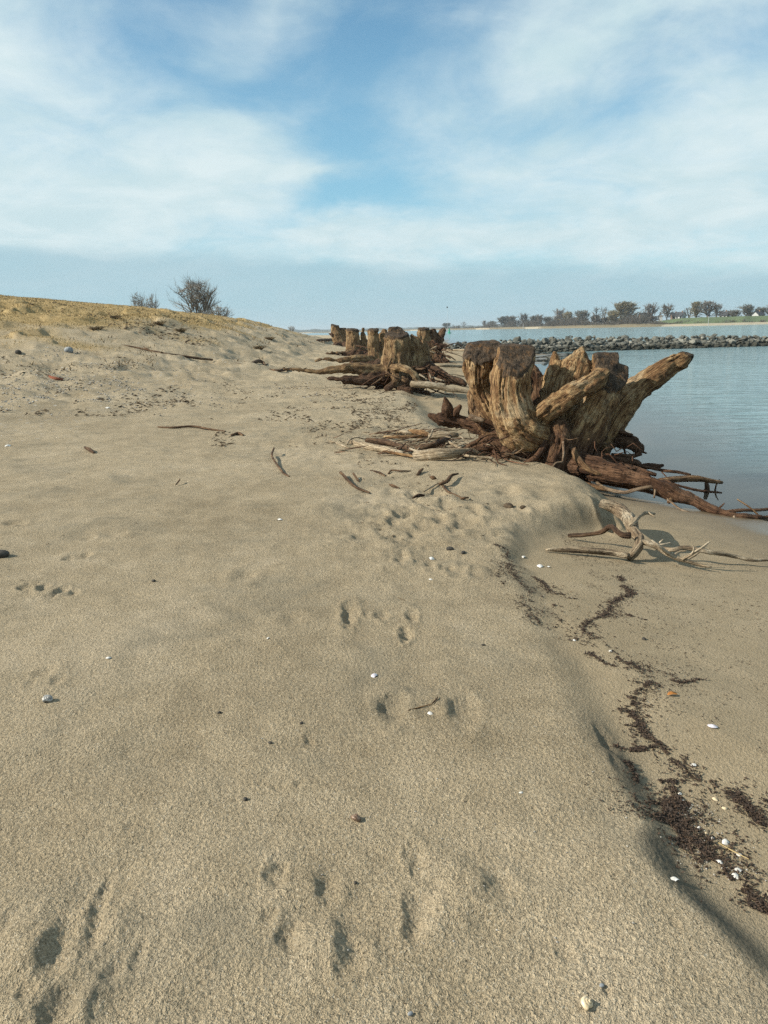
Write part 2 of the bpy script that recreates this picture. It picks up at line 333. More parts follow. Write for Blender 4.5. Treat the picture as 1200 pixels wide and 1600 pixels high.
nt.put(bs.inputs['Normal'], b2)
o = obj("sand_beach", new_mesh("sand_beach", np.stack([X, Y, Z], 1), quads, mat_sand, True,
        dict(damp=damp, lower=damp2, mineral_shade=np.clip(mineral_shade, 0, 1), grassy=grassy, pebbly=pebbly)), kind='structure')
del X, Y, Z, quads

# ------------------------------------------------------------------ the river
rw = np.concatenate([spaced(3, 40, .02), spaced(40, 9000, .06)])
tw = np.radians(np.concatenate([np.arange(-85, -20, 2.5), np.arange(-20, 40, .25), np.arange(40, 176, 2.5)]))
X = (rw[:, None]*np.sin(tw)).ravel(); Y = (rw[:, None]*np.cos(tw)).ravel()
depth = -base_h(X, Y); xw = np.interp(Y, XW[:, 0], XW[:, 1])
calm = S((X-xw-.75-.12*vnoise(Y*1.5, Y*0, seed=71))/.55)*(1+.9*S((Y-62)/25))*(1+.35*vnoise(X*.22, Y*.12, seed=72))
idx = np.arange(len(rw)*len(tw)).reshape(len(rw), len(tw))
q = np.stack([idx[:-1, :-1], idx[1:, :-1], idx[1:, 1:], idx[:-1, 1:]], -1).reshape(-1, 4)[:, ::-1]
keepq = (depth[q].max(1) > -.25); q = q[keepq]
mat_water, nt, bs = material("river_water")
C = nt.coord()
deep = nt.step(nt.attr('depth'), .0, .40)
nt.put(bs.inputs['Base Color'], (.185, .275, .288)); nt.put(bs.inputs['Roughness'], .09); bs.inputs['IOR'].default_value = 1.33
bs.inputs['Specular IOR Level'].default_value = .5
Cw = nt.vmath('MULTIPLY', C, (.38, 1.6, 1))
w1 = nt.noise(Cw, 1.5, 3, .5, .3); w2 = nt.noise(Cw, 5.0, 2, .5, .3); w3 = nt.noise(Cw, .30, 3, .55)
wave = nt.math('MULTIPLY', nt.math('ADD', nt.math('ADD', w1, nt.math('MULTIPLY', w2, .22)), nt.math('MULTIPLY', w3, 1.2)), nt.attr('calm'))
nt.put(bs.inputs['Normal'], nt.bump(wave, .24, 1.0))
tr_ = nt.n.new('ShaderNodeBsdfTransparent'); gl = nt.n.new('ShaderNodeBsdfGlossy'); gl.inputs['Roughness'].default_value = .03
fr = nt.n.new('ShaderNodeFresnel'); fr.inputs['IOR'].default_value = 1.33
film = nt.n.new('ShaderNodeMixShader'); nt.l.new(fr.outputs[0], film.inputs[0]); nt.l.new(tr_.outputs[0], film.inputs[1]); nt.l.new(gl.outputs[0], film.inputs[2])
mx = nt.n.new('ShaderNodeMixShader'); nt.put(mx.inputs[0], deep); nt.l.new(film.outputs[0], mx.inputs[1]); nt.l.new(bs.outputs[0], mx.inputs[2])
nt.l.new(mx.outputs[0], nt.n['Material Output'].inputs['Surface'])
obj("river_water", new_mesh("river_water", np.stack([X, Y, X*0], 1), q, mat_water, True, dict(depth=depth, calm=calm)), kind='structure')
# ------------------------------------------------------------------ wood
def wood_mat(name, dark, mid, pale, red=(.085, .040, .022), cutc=(.085, .060, .040), bleach=(.46, .38, .26), bleach_amt=.5, fs=1.0):
    m, nt, b = material(name)
    g = nt.attr('grain', 'Vector'); C = nt.coord()
    gs = nt.vmath('SCALE', g, scale=fs)
    f1 = nt.noise(gs, 20.0, 5, .64, .6); f2 = nt.noise(gs, 70.0, 4, .68, .4); pat = nt.noise(C, 3.2*fs, 4, .6, .8); pat2 = nt.noise(C, 9.0*fs, 4, .65, .6)
    t = nt.math('ADD', nt.math('ADD', nt.math('MULTIPLY', f1, .50), nt.math('MULTIPLY', f2, .30)), nt.math('MULTIPLY', pat, .26))
    col = nt.ramp(t, [(.36, dark), (.50, mid), (.62, pale)])
    col = nt.mix(nt.math('MULTIPLY', nt.step(nt.math('ADD', nt.math('MULTIPLY', pat, .75), nt.math('MULTIPLY', f1, .35)), .56, .72), bleach_amt), col, bleach)
    col = nt.mix(nt.math('MULTIPLY', nt.step(pat2, .52, .68), .5), col, dark)
    rd = nt.mix(1.0, red, nt.ramp(t, [(.34, .25), (.5, .9), (.66, 2.5)]), 'MULTIPLY')
    low = nt.step(nt.math('ADD', nt.attr('low'), nt.math('MULTIPLY', nt.math('SUBTRACT', pat2, .5), .7)), .25, .85)
    col = nt.mix(nt.math('MULTIPLY', low, .88), col, rd)
    cr = nt.step(f2, .47, .36)
    col = nt.mix(nt.math('MULTIPLY', cr, .7), col, tuple(c*.35 for c in dark))
    cc = nt.mix(nt.step(nt.math('ADD', nt.math('MULTIPLY', nt.noise(C, 8.0*fs, 5, .75, .8), .6), nt.math('MULTIPLY', f2, .4)), .40, .62), tuple(c*.28 for c in cutc), tuple(c*1.5 for c in cutc))
    cc = nt.mix(nt.math('MULTIPLY', nt.step(nt.noise(C, 11.0*fs, 5, .7, .5), .50, .66), .75), cc, tuple(c*.9 for c in mid))
    col = nt.mix(nt.step(nt.math('ADD', nt.attr('cut'), nt.math('MULTIPLY', nt.math('SUBTRACT', pat2, .5), 1.2)), .35, .75), col, cc)
    nt.put(b.inputs['Base Color'], col); nt.put(b.inputs['Roughness'], .86); b.inputs['Specular IOR Level'].default_value = .2
    h = nt.math('ADD', nt.math('MULTIPLY', f1, .9), nt.math('ADD', nt.math('MULTIPLY', f2, .6), nt.math('MULTIPLY', pat2, .35)))
    nt.put(b.inputs['Normal'], nt.bump(h, .05/fs, 1.0))
    return m
M_WOOD = wood_mat("weathered_wood", (.030, .015, .008), (.190, .103, .046), (.46, .305, .148), red=(.060, .029, .017), bleach=(.42, .345, .235))
M_WOOD_FAR = wood_mat("stump_wood", (.048, .027, .015), (.165, .098, .048), (.35, .235, .115), red=(.055, .028, .017), fs=.6, bleach_amt=.30)
M_DARK = wood_mat("wet_root_wood", (.028, .017, .011), (.080, .045, .026), (.19, .115, .062), bleach_amt=.12)
M_PALE = wood_mat("driftwood_bleached", (.13, .092, .055), (.31, .235, .15), (.50, .41, .29), bleach=(.62, .53, .40), bleach_amt=.6)
M_BRANCH = wood_mat("driftwood_brown", (.060, .040, .025), (.20, .142, .088), (.42, .335, .225), bleach=(.55, .46, .33), bleach_amt=.75)

def frames(pts):
    t = np.gradient(pts, axis=0); t /= np.linalg.norm(t, axis=1)[:, None]+1e-9
    n = np.zeros_like(t); a = np.array([0, 0, 1.0]) if abs(t[0, 2]) < .9 else np.array([1.0, 0, 0])
    v = a-t[0]*a.dot(t[0]); n[0] = v/np.linalg.norm(v)
    for i in range(1, len(t)):
        v = n[i-1]-t[i]*n[i-1].dot(t[i]); n[i] = v/(np.linalg.norm(v)+1e-9)
    return t, n, np.cross(t, n)
def spline(pts, rad, step):
    pts = np.asarray(pts, float); rad = np.asarray(rad, float)
    if len(pts) == 2: pts = np.array([pts[0], pts.mean(0), pts[1]]); rad = np.array([rad[0], rad.mean(), rad[1]])
    P0 = np.vstack([2*pts[0]-pts[1], pts, 2*pts[-1]-pts[-2]]); out = []; ro = []
    for i in range(len(pts)-1):
        n = max(1, int(np.linalg.norm(pts[i+1]-pts[i])/step)); u = np.arange(n)[:, None]/n
        a, b, c, d = P0[i:i+4]
        out.append(.5*((2*b)+(-a+c)*u+(2*a-5*b+4*c-d)*u*u+(-a+3*b-3*c+d)*u**3)); ro.append(rad[i]+(rad[i+1]-rad[i])*u[:, 0])
    out.append(pts[-1:]); ro.append(rad[-1:])
    return np.vstack(out), np.concatenate(ro)

class Bag:
    """collects tubes for ONE part"""
    def __init__(s): s.v = []; s.f4 = []; s.f3 = []; s.g = []; s.low = []; s.cut = []; s.n = 0
    def tube(s, pts, rad, sides=7, step=None, rough=.12, wob=0.0, low=None, off=None):
        rad = np.asarray(rad, float)*np.ones(len(pts))
        step = step or max(rad.max()*1.2, .004)
        p, r = spline(pts, rad, step)
        sd = int(RNG.integers(1e6))
        if wob: 
            ss = np.arange(len(p))*.35; fade = np.minimum(1, np.arange(len(p))/4.)[:, None]
            p = p+wob*fade*np.stack([vnoise(ss, ss*0+1, seed=sd), vnoise(ss, ss*0+2, seed=sd+1), vnoise(ss, ss*0+3, seed=sd+2)], 1)
        t, n, b = frames(p); m = len(p)
        a = np.arange(sides)/sides*2*math.pi
        L = np.concatenate([[0], np.cumsum(np.linalg.norm(np.diff(p, axis=0), axis=1))])
        k = 1+rough*(vnoise(np.cos(a)[None]*1.3+0*L[:, None], np.sin(a)[None]*1.3+0*L[:, None], (L/(rad.max()*5+1e-6))[:, None]+0*a[None], seed=sd)
                     + .6*vnoise(np.cos(a)[None]*3+0*L[:, None], np.sin(a)[None]*3+0*L[:, None], (L/(rad.max()*2.2+1e-6))[:, None]+0*a[None], seed=sd+5))
        R = r[:, None]*k
        lx = R*np.cos(a); ly = R*np.sin(a)
        v = p[:, None]+n[:, None]*lx[..., None]+b[:, None]*ly[..., None]
        o = RNG.uniform(-5, 5, 3) if off is None else off
        g = np.stack([lx, ly, (L*.10)[:, None]+0*lx], -1)+o
        idx = np.arange(m*sides).reshape(m, sides)+s.n; nx = np.roll(idx, -1, 1)
        s.v.append(v.reshape(-1, 3)); s.g.append(g.reshape(-1, 3))
        s.f4.append(np.stack([idx[:-1], nx[:-1], nx[1:], idx[1:]], -1).reshape(-1, 4))
        e = s.n+m*sides
        s.v.append(np.stack([p[0]-t[0]*r[0]*.3, p[-1]+t[-1]*r[-1]*.35])); s.g.append(np.tile(o, (2, 1)))
        s.f3.append(np.stack([nx[0], idx[0], np.full(sides, e)], -1)); s.f3.append(np.stack([idx[-1], nx[-1], np.full(sides, e+1)], -1))
        s.n = e+2; s.low.append(np.full(m*sides+2, 0.0 if low is None else low))
        return p
    def build(s, name, mat, parent=None, org=(0, 0, 0), smooth=True, **kw):
        v = np.vstack(s.v)-np.array(org)
        me = new_mesh(name, v, [np.vstack(s.f4), np.vstack(s.f3)] if s.f4 else [np.vstack(s.f3)], mat, smooth,
                      dict(grain=np.vstack(s.g), low=np.concatenate(s.low), cut=np.zeros(len(v))))
        return obj(name, me, parent, **kw)

def surface_nets(f, org, h):
    s = f < 0
    c = s[:-1, :-1, :-1].astype(np.uint8)
    for a, b, d in ((1, 0, 0), (0, 1, 0), (0, 0, 1), (1, 1, 0), (1, 0, 1), (0, 1, 1), (1, 1, 1)):
        c = c+s[a:s.shape[0]-1+a, b:s.shape[1]-1+b, d:s.shape[2]-1+d]
    act = (c > 0) & (c < 8); I = np.argwhere(act); vid = np.full(act.shape, -1, np.int32); vid[act] = np.arange(len(I))
    acc = np.zeros((len(I), 3)); cnt = np.zeros(len(I))
    cor = [(a, b, d) for a in (0, 1) for b in (0, 1) for d in (0, 1)]
    for p in cor:
        for ax in range(3):
            if p[ax]: continue
            q = list(p); q[ax] = 1
            f0 = f[I[:, 0]+p[0], I[:, 1]+p[1], I[:, 2]+p[2]]; f1 = f[I[:, 0]+q[0], I[:, 1]+q[1], I[:, 2]+q[2]]
            m = (f0 < 0) != (f1 < 0); t = f0[m]/(f0[m]-f1[m])
            pt = np.tile(np.array(p, float), (m.sum(), 1)); pt[:, ax] = t; acc[m] += pt; cnt[m] += 1
    v = (I+acc/cnt[:, None])*h+org
    Q = []
    for ax in range(3):
        sl0 = [slice(None)]*3; sl1 = [slice(None)]*3; sl0[ax] = slice(0, -1); sl1[ax] = slice(1, None)
        a, b = s[tuple(sl0)], s[tuple(sl1)]; e = np.argwhere(a != b); u, w_ = (ax+1) % 3, (ax+2) % 3
        ok = (e[:, u] > 0) & (e[:, w_] > 0) & (e[:, u] < f.shape[u]-1) & (e[:, w_] < f.shape[w_]-1); e = e[ok]
        def cell(du, dw):
            k = e.copy(); k[:, u] -= du; k[:, w_] -= dw; return vid[k[:, 0], k[:, 1], k[:, 2]]
        quad = np.stack([cell(1, 1), cell(0, 1), cell(0, 0), cell(1, 0)], -1)
        flip = ~a[e[:, 0], e[:, 1], e[:, 2]]; quad[flip] = quad[flip][:, ::-1]; Q.append(quad)
    return v, np.vstack(Q)

def organic(limbs, h, k=.05, fib=.020, fibscale=22.0, lumps=.02, crack=.03, ground=None, lowz=(.2, .6), holes=()):
    """limbs: dict(part, pts[(x,y,z)], rad[], cut=[(point, normal)], flat=(axis, squash)). Returns v, faces, attributes, part index of every vertex"""
    segs = []
    for li, L in enumerate(limbs):
        p, r = spline(L['pts'], L['rad'], max(2.5*h, .05)); t, n, b = frames(p); s = np.concatenate([[0], np.cumsum(np.linalg.norm(np.diff(p, axis=0), axis=1))])
        L['_'] = (p, r, t, n, b, s)
    allp = np.vstack([L['_'][0] for L in limbs]); rm = max(L['_'][1].max() for L in limbs)
    lo = allp.min(0)-rm-.1; hi = allp.max(0)+rm+.1; n3 = np.ceil((hi-lo)/h).astype(int)+1
    ax = [lo[i]+h*np.arange(n3[i]) for i in range(3)]
    f = np.full(n3, 1.0, np.float32)
    band = .10+2*h
    for L in limbs:
        p, r, t, n, b, s = L['_']; kk = L.get('k', k)
        l0 = np.maximum(((p-r[:, None]).min(0)-band-kk-lo)//h, 0).astype(int); l1 = np.minimum(((p+r[:, None]).max(0)+band+kk-lo)//h+2, n3).astype(int)
        d = np.full(l1-l0, 1.0, np.float32)
        for i in range(len(p)-1):
            R = max(r[i], r[i+1])+band+kk
            a0 = np.maximum((np.minimum(p[i], p[i+1])-R-lo)//h, l0).astype(int); a1 = np.minimum((np.maximum(p[i], p[i+1])+R-lo)//h+2, l1).astype(int)
            gx, gy, gzz = ax[0][a0[0]:a1[0], None, None], ax[1][None, a0[1]:a1[1], None], ax[2][None, None, a0[2]:a1[2]]
            dp = p[i+1]-p[i]; q = dp.dot(dp)+1e-12
            rx, ry, rz = gx-p[i, 0], gy-p[i, 1], gzz-p[i, 2]
            u = np.clip((rx*dp[0]+ry*dp[1]+rz*dp[2])/q, 0, 1)
            ex, ey, ez = rx-u*dp[0], ry-u*dp[1], rz-u*dp[2]
            if 'flat' in L:
                fa, fk = L['flat']; w = ex*fa[0]+ey*fa[1]+ez*fa[2]; g2 = ex*ex+ey*ey+ez*ez+(fk*fk-1)*w*w
            else: g2 = ex*ex+ey*ey+ez*ez
            dd = np.sqrt(g2)-(r[i]+(r[i+1]-r[i])*u)
            sl = tuple(slice(a0[j]-l0[j], a1[j]-l0[j]) for j in range(3))
            d[sl] = np.minimum(d[sl], dd)
        for (cp, cn) in L.get('cut', []):
            cn = np.array(cn, float); cn /= np.linalg.norm(cn)
            sh_ = d.shape; wob_ = .009*vnoise(np.arange(sh_[0])[:, None]*h*9+cp[0]+np.zeros((1, sh_[1])), np.arange(sh_[1])[None]*h*9+np.zeros((sh_[0], 1)), seed=17)[:, :, None]*max(1, h/.02)
            pl = wob_+(ax[0][l0[0]:l1[0], None, None]-cp[0])*cn[0]+(ax[1][None, l0[1]:l1[1], None]-cp[1])*cn[1]+(ax[2][None, None, l0[2]:l1[2]]-cp[2])*cn[2]
            d = np.maximum(d, pl.astype(np.float32))
        sl = tuple(slice(l0[j], l1[j]) for j in range(3)); a = f[sl]
        hh = np.maximum(kk-np.abs(a-d), 0)/kk; f[sl] = np.minimum(a, d)-hh*hh*kk*.25
    # fibres, cracks, lumps: carved into the solid, in coordinates that run along each limb
    def local(Q):
        best = np.full(len(Q), 9.0); G = np.zeros((len(Q), 3)); lab = np.zeros(len(Q), int); cut = np.zeros(len(Q))
        for li, L in enumerate(limbs):
            p, r, t, n, b, s = L['_']
            for i in range(len(p)-1):
                R = max(r[i], r[i+1])+.16; c = (p[i]+p[i+1])/2; hl = np.linalg.norm(p[i+1]-p[i])/2
                m = np.nonzero((np.abs(Q-c) < R+hl).all(1))[0]
                if not len(m): continue
                dp = p[i+1]-p[i]; e = Q[m]-p[i]; u = np.clip(e.dot(dp)/(dp.dot(dp)+1e-12), 0, 1); e2 = e-u[:, None]*dp
                dd = np.linalg.norm(e2, axis=1)-(r[i]+(r[i+1]-r[i])*u)
                w = np.nonzero(dd < best[m])[0]; mm = m[w]; best[mm] = dd[w]; lab[mm] = li
                G[mm, 0] = e2[w].dot(n[i])+li*3.1; G[mm, 1] = e2[w].dot(b[i])+li*1.7; G[mm, 2] = (s[i]+u[w]*np.sqrt(dp.dot(dp)))
        for li, L in enumerate(limbs):
            for (cp, cn) in L.get('cut', []):
                cn = np.array(cn, float); cn /= np.linalg.norm(cn); m = lab == li
                cut[m] = np.maximum(cut[m], ((Q[m]-np.array(cp)).dot(cn) > -(1.0*h+.018*max(1, h/.02)*(1+1.2*vnoise(Q[m][:, 0]*18, Q[m][:, 1]*18, Q[m][:, 2]*9, seed=33)))))
        return G, lab, cut
    B = np.argwhere(np.abs(f) < band*.8); Qp = B*h+lo
    G, lab, cut = local(Qp)
    n1 = fbm(G[:, 0]*fibscale, G[:, 1]*fibscale, G[:, 2]*2.2, 3, seed=1)
    rid = 1-np.abs(vnoise(G[:, 0]*fibscale*.55, G[:, 1]*fibscale*.55, G[:, 2]*1.3, seed=7))
    n2 = fbm(Qp[:, 0]*5.5, Qp[:, 1]*5.5, Qp[:, 2]*5.5, 3, seed=2)
    msk = fbm(Qp[:, 0]*3.7+9, Qp[:, 1]*3.7, Qp[:, 2]*2.4, 2, seed=5)
    cutm = 1-.8*cut
    amp = np.array([L.get('amp', 1.0) for L in limbs])[lab]
    f[tuple(B.T)] += (amp*(cutm*(fib*n1+crack*S((rid-.80)/.18)*S((msk+.25)/.7))-lumps*n2*(1-.8*cut))).astype(np.float32)
    for (p0, p1, wd) in holes:                 # deep open splits
        p0 = np.array(p0); p1 = np.array(p1); dp = p1-p0; e = Qp-p0; u = np.clip(e.dot(dp)/dp.dot(dp), 0, 1); dd = np.linalg.norm(e-u[:, None]*dp, axis=1)+.010*vnoise(Qp[:, 0]*20, Qp[:, 1]*20, Qp[:, 2]*20, seed=9)
        f[tuple(B.T)] = np.maximum(f[tuple(B.T)], (wd*(1-.5*u)-dd).astype(np.float32))
    v, q = surface_nets(f, lo, h)
    G, lab, cut = local(v)
    G2 = G*np.array([1, 1, .10])
    low = (1-np.clip((v[:, 2]-lowz[0])/(lowz[1]-lowz[0]), 0, 1))*np.array([L.get('lowk', 1.0) for L in limbs])[lab]
    low = np.maximum(low, np.array([L.get('low', 0.0) for L in limbs])[lab])
    return v, q, dict(grain=G2, cut=cut, low=low), lab
def split_parts(res, limbs, root, org, mat, mats=None):
    """one fused surface handed out to its parts, with the fused normals kept across the joins"""
    v, q, at_, lab = res
    whole = new_mesh("tmp", v, q); vn = np.zeros(len(v)*3, np.float32); whole.vertices.foreach_get('normal', vn); vn = vn.reshape(-1, 3); bpy.data.meshes.remove(whole)
    keys = []
    for L in limbs:
        if L['part'] not in keys: keys.append(L['part'])
    pid = np.array([keys.index(L['part']) for L in limbs])[lab]
    fp = pid[q[:, 0]]
    for i, kname in enumerate(keys):
        fq = q[fp == i]
        if len(fq) < 12: continue
        u, inv = np.unique(fq, return_inverse=True); name = kname.split('#')[0]
        me = new_mesh(name, v[u]-np.array(org), inv.reshape(fq.shape), (mats or {}).get(name, mat), True, {k: a[u] for k, a in at_.items()})
        me.normals_split_custom_set_from_vertices(vn[u].tolist())
        obj(name, me, root)
def pxl(items, Y0):
    """[(px, py, r_px, dY)] -> points, radii"""
    pts = []; rad = []
    for (px, py, r, dY) in items:
        pts.append(tuple(at(px, py, Y0+dY))); rad.append(r*(Y0+dY)/F)
    return pts, rad
def limb(part, items, Y0, **kw):
    p, r = pxl(items, Y0); return dict(part=part, pts=p, rad=r, **kw)
# ------------------------------------------------------------------ the big stump by the water
Y0 = 9.15
def cutp(px, py, dY, n, Yb=None): return (tuple(at(px, py, (Yb or Y0)+dY)), n)
big = [
 limb('trunk', [(775, 690, 24, .25), (822, 697, 34, .05), (866, 711, 32, -.05), (900, 716, 33, 0)], Y0, k=.08, low=.7, amp=1.6),
 limb('trunk', [(872, 694, 24, .1), (882, 728, 31, -.05), (893, 752, 30, .0)], Y0, k=.10),
 # back-left prong with its rotten waist
 limb('limb#a', [(783, 672, 26, .38), (766, 640, 21, .42), (752, 612, 17, .45), (749, 585, 22, .45), (752, 556, 29, .45), (752, 505, 29, .45)], Y0, k=.05, amp=1.6, low=.35,
      cut=[cutp(752, 537, .45, (-.06, -.12, 1)), cutp(752, 548, .36, (-.08, -.70, .69)), cutp(732, 548, .40, (-.75, -.2, .55))]),
 # front-left prong, sawn off
 limb('limb#b', [(838, 682, 32, -.05), (816, 672, 36, -.1), (803, 648, 33, -.08), (797, 618, 32, -.03), (800, 585, 31, 0), (806, 555, 28, .05), (808, 515, 28, .08)], Y0, k=.04, lowk=.35,
      cut=[cutp(806, 541, .05, (.05, -.12, 1)), cutp(806, 552, -.04, (.10, -.72, .68)), cutp(790, 556, -.10, (-.30, -.75, .58))]),
 # middle splinters
 limb('limb#c', [(858, 650, 24, .30), (862, 612, 19, .34), (866, 582, 13, .36), (867, 552, 3, .37)], Y0, k=.06),
 limb('limb#c', [(884, 655, 28, .26), (892, 610, 31, .30), (900, 580, 25, .32), (910, 549, 6, .34)], Y0, k=.08, lowk=.4),
 limb('limb#c', [(842, 640, 18, .34), (839, 610, 15, .42), (837, 588, 12, .44), (836, 574, 4, .44)], Y0, k=.03, low=.75),
 # gnarled arm crossing the front
 limb('limb#d', [(842, 655, 16, -.16), (862, 637, 17, -.20), (885, 622, 15, -.22), (908, 608, 14, -.20), (928, 596, 14, -.14), (940, 586, 13, -.06)], Y0, k=.03, amp=1.4, lowk=.2),
 # right trunk, sawn in two faces
 limb('limb#e', [(893, 716, 38, .0), (904, 688, 36, .0), (921, 657, 32, .03), (938, 626, 28.5, .06), (950, 598, 27, .10), (958, 572, 27, .12), (965, 540, 27, .14)], Y0, k=.045,
      cut=[cutp(963, 566, .14, (.35, -.1, .93)), cutp(958, 579, .06, (.28, -.72, .63))]),
 limb('limb#e', [(922, 640, 18, .12), (936, 600, 20, .18), (944, 572, 20, .22), (949, 540, 20, .22)], Y0, k=.035, cut=[cutp(942, 552, .22, (.0, -.10, 1)), cutp(942, 562, .16, (.02, -.70, .70))]),
 # leaning broken log
 limb('limb#f', [(936, 690, 24, .42), (962, 646, 25, .52), (995, 609, 20, .54), (1035, 580, 16, .56), (1068, 560, 12, .58), (1083, 553, 7, .58)], Y0, k=.02, lowk=.5, cut=[cutp(1079, 556, .58, (.75, .2, -.1)), cutp(1074, 551, .58, (.25, -.2, .95))]),
 # roots
 limb('root#1', [(880, 717, 26, -.10), (908, 728, 22, -.28), (939, 736, 18, -.48), (970, 741, 16, -.64), (1000, 748, 14.5, -.78), (1022, 754, 10, -.90), (1040, 763, 13, -.98), (1058, 773, 12, -1.04), (1083, 780, 8.5, -1.10), (1111, 795, 8.5, -1.25), (1144, 805, 6, -1.40), (1175, 808, 4.5, -1.42), (1215, 809, 3, -1.40)], Y0, k=.05, low=.62, amp=.8),
 limb('root#2', [(925, 684, 20, .35), (955, 685, 16, .42), (980, 690, 12, .46), (997, 700, 8, .46)], Y0, k=.05, low=1.0),
 limb('root#3', [(915, 715, 17, .15), (950, 722, 12, .18), (993, 727, 8, .16)], Y0, k=.04, low=.8),
 limb('root#4', [(873, 668, 12, -.22), (874, 690, 17, -.24), (866, 718, 18, -.26), (862, 742, 14, -.30), (868, 758, 10, -.32)], Y0, k=.04, low=.75, amp=1.2),
 limb('root#5', [(864, 705, 15, -.18), (832, 707, 11, -.18), (806, 709, 9, -.14), (785, 716, 8, -.10)], Y0, k=.03, low=.75),
 limb('root#6', [(800, 686, 18, .05), (772, 690, 18, .08), (750, 697, 13, .10), (730, 706, 9, .12), (712, 713, 5, .15)], Y0, k=.04, low=.8),
 limb('root#7', [(812, 695, 15, -.05), (790, 706, 11, -.06), (772, 716, 8, -.08)], Y0, k=.04, low=.8),
 limb('root#8', [(775, 670, 16, .30), (748, 664, 12, .35), (726, 662, 10, .40), (703, 656, 12, .45), (690, 655, 10, .46), (672, 649, 5, .48)], Y0, k=.03, low=.9, amp=1.3),
 limb('root#8', [(704, 656, 11, .45), (699, 640, 8, .44), (694, 622, 3, .44)], Y0, k=.02, low=.9, amp=1.3),
 limb('root#8', [(708, 655, 9, .44), (714, 642, 6, .42), (719, 635, 3, .42)], Y0, k=.02, low=.9),
 limb('root#9', [(760, 655, 20, .42), (745, 640, 15, .46), (742, 620, 14, .48)], Y0, k=.03, low=.6, amp=1.6),
]
b0 = P(880, 748)
org = (float(at(865, 720, Y0).x), Y0, gz(2.0, 9.0))
stump = empty("tree_stump", org, "huge gnarled stump with five sawn and broken prongs standing beside the water", "tree stump", "old tree stumps along the shore")
res = organic(big, .0125, fib=.010, fibscale=24, lumps=.020, crack=.040, lowz=(.40, 1.20),
              holes=[(at(801, 576, Y0-.27), at(806, 642, Y0-.36), .028), (at(936, 594, Y0-.12), at(966, 562, Y0+.08), .020), (at(808, 645, Y0-.4), at(826, 652, Y0-.4), .014), (at(784, 590, Y0-.20), at(786, 660, Y0-.28), .020), (at(748, 575, Y0+.22), at(760, 640, Y0+.18), .030), (at(957, 590, Y0-.2), at(925, 665, Y0-.30), .018), (at(889, 575, Y0+.12), at(872, 632, Y0+.05), .016), (at(903, 566, Y0+.15), at(886, 618, Y0+.06), .014), (at(850, 668, Y0-.3), at(905, 628, Y0-.32), .016), (at(905, 690, Y0-.3), at(896, 735, Y0-.34), .018), (at(930, 690, Y0-.26), at(940, 640, Y0-.22), .012), (at(1000, 612, Y0+.18), at(1050, 578, Y0+.3), .012), (at(940, 738, Y0-.68), at(1000, 750, Y0-.95), .012)])
split_parts(res, big, stump, org, M_WOOD)
def thin_root(items, Yb, mat, parent, og, name='root', sides=6, low=.6, wob=.0, rough=.16):
    b = Bag(); p, r = pxl(items, Yb); b.tube(p, r, sides, low=low, wob=wob, rough=rough); return b.build(name, mat, parent, og)
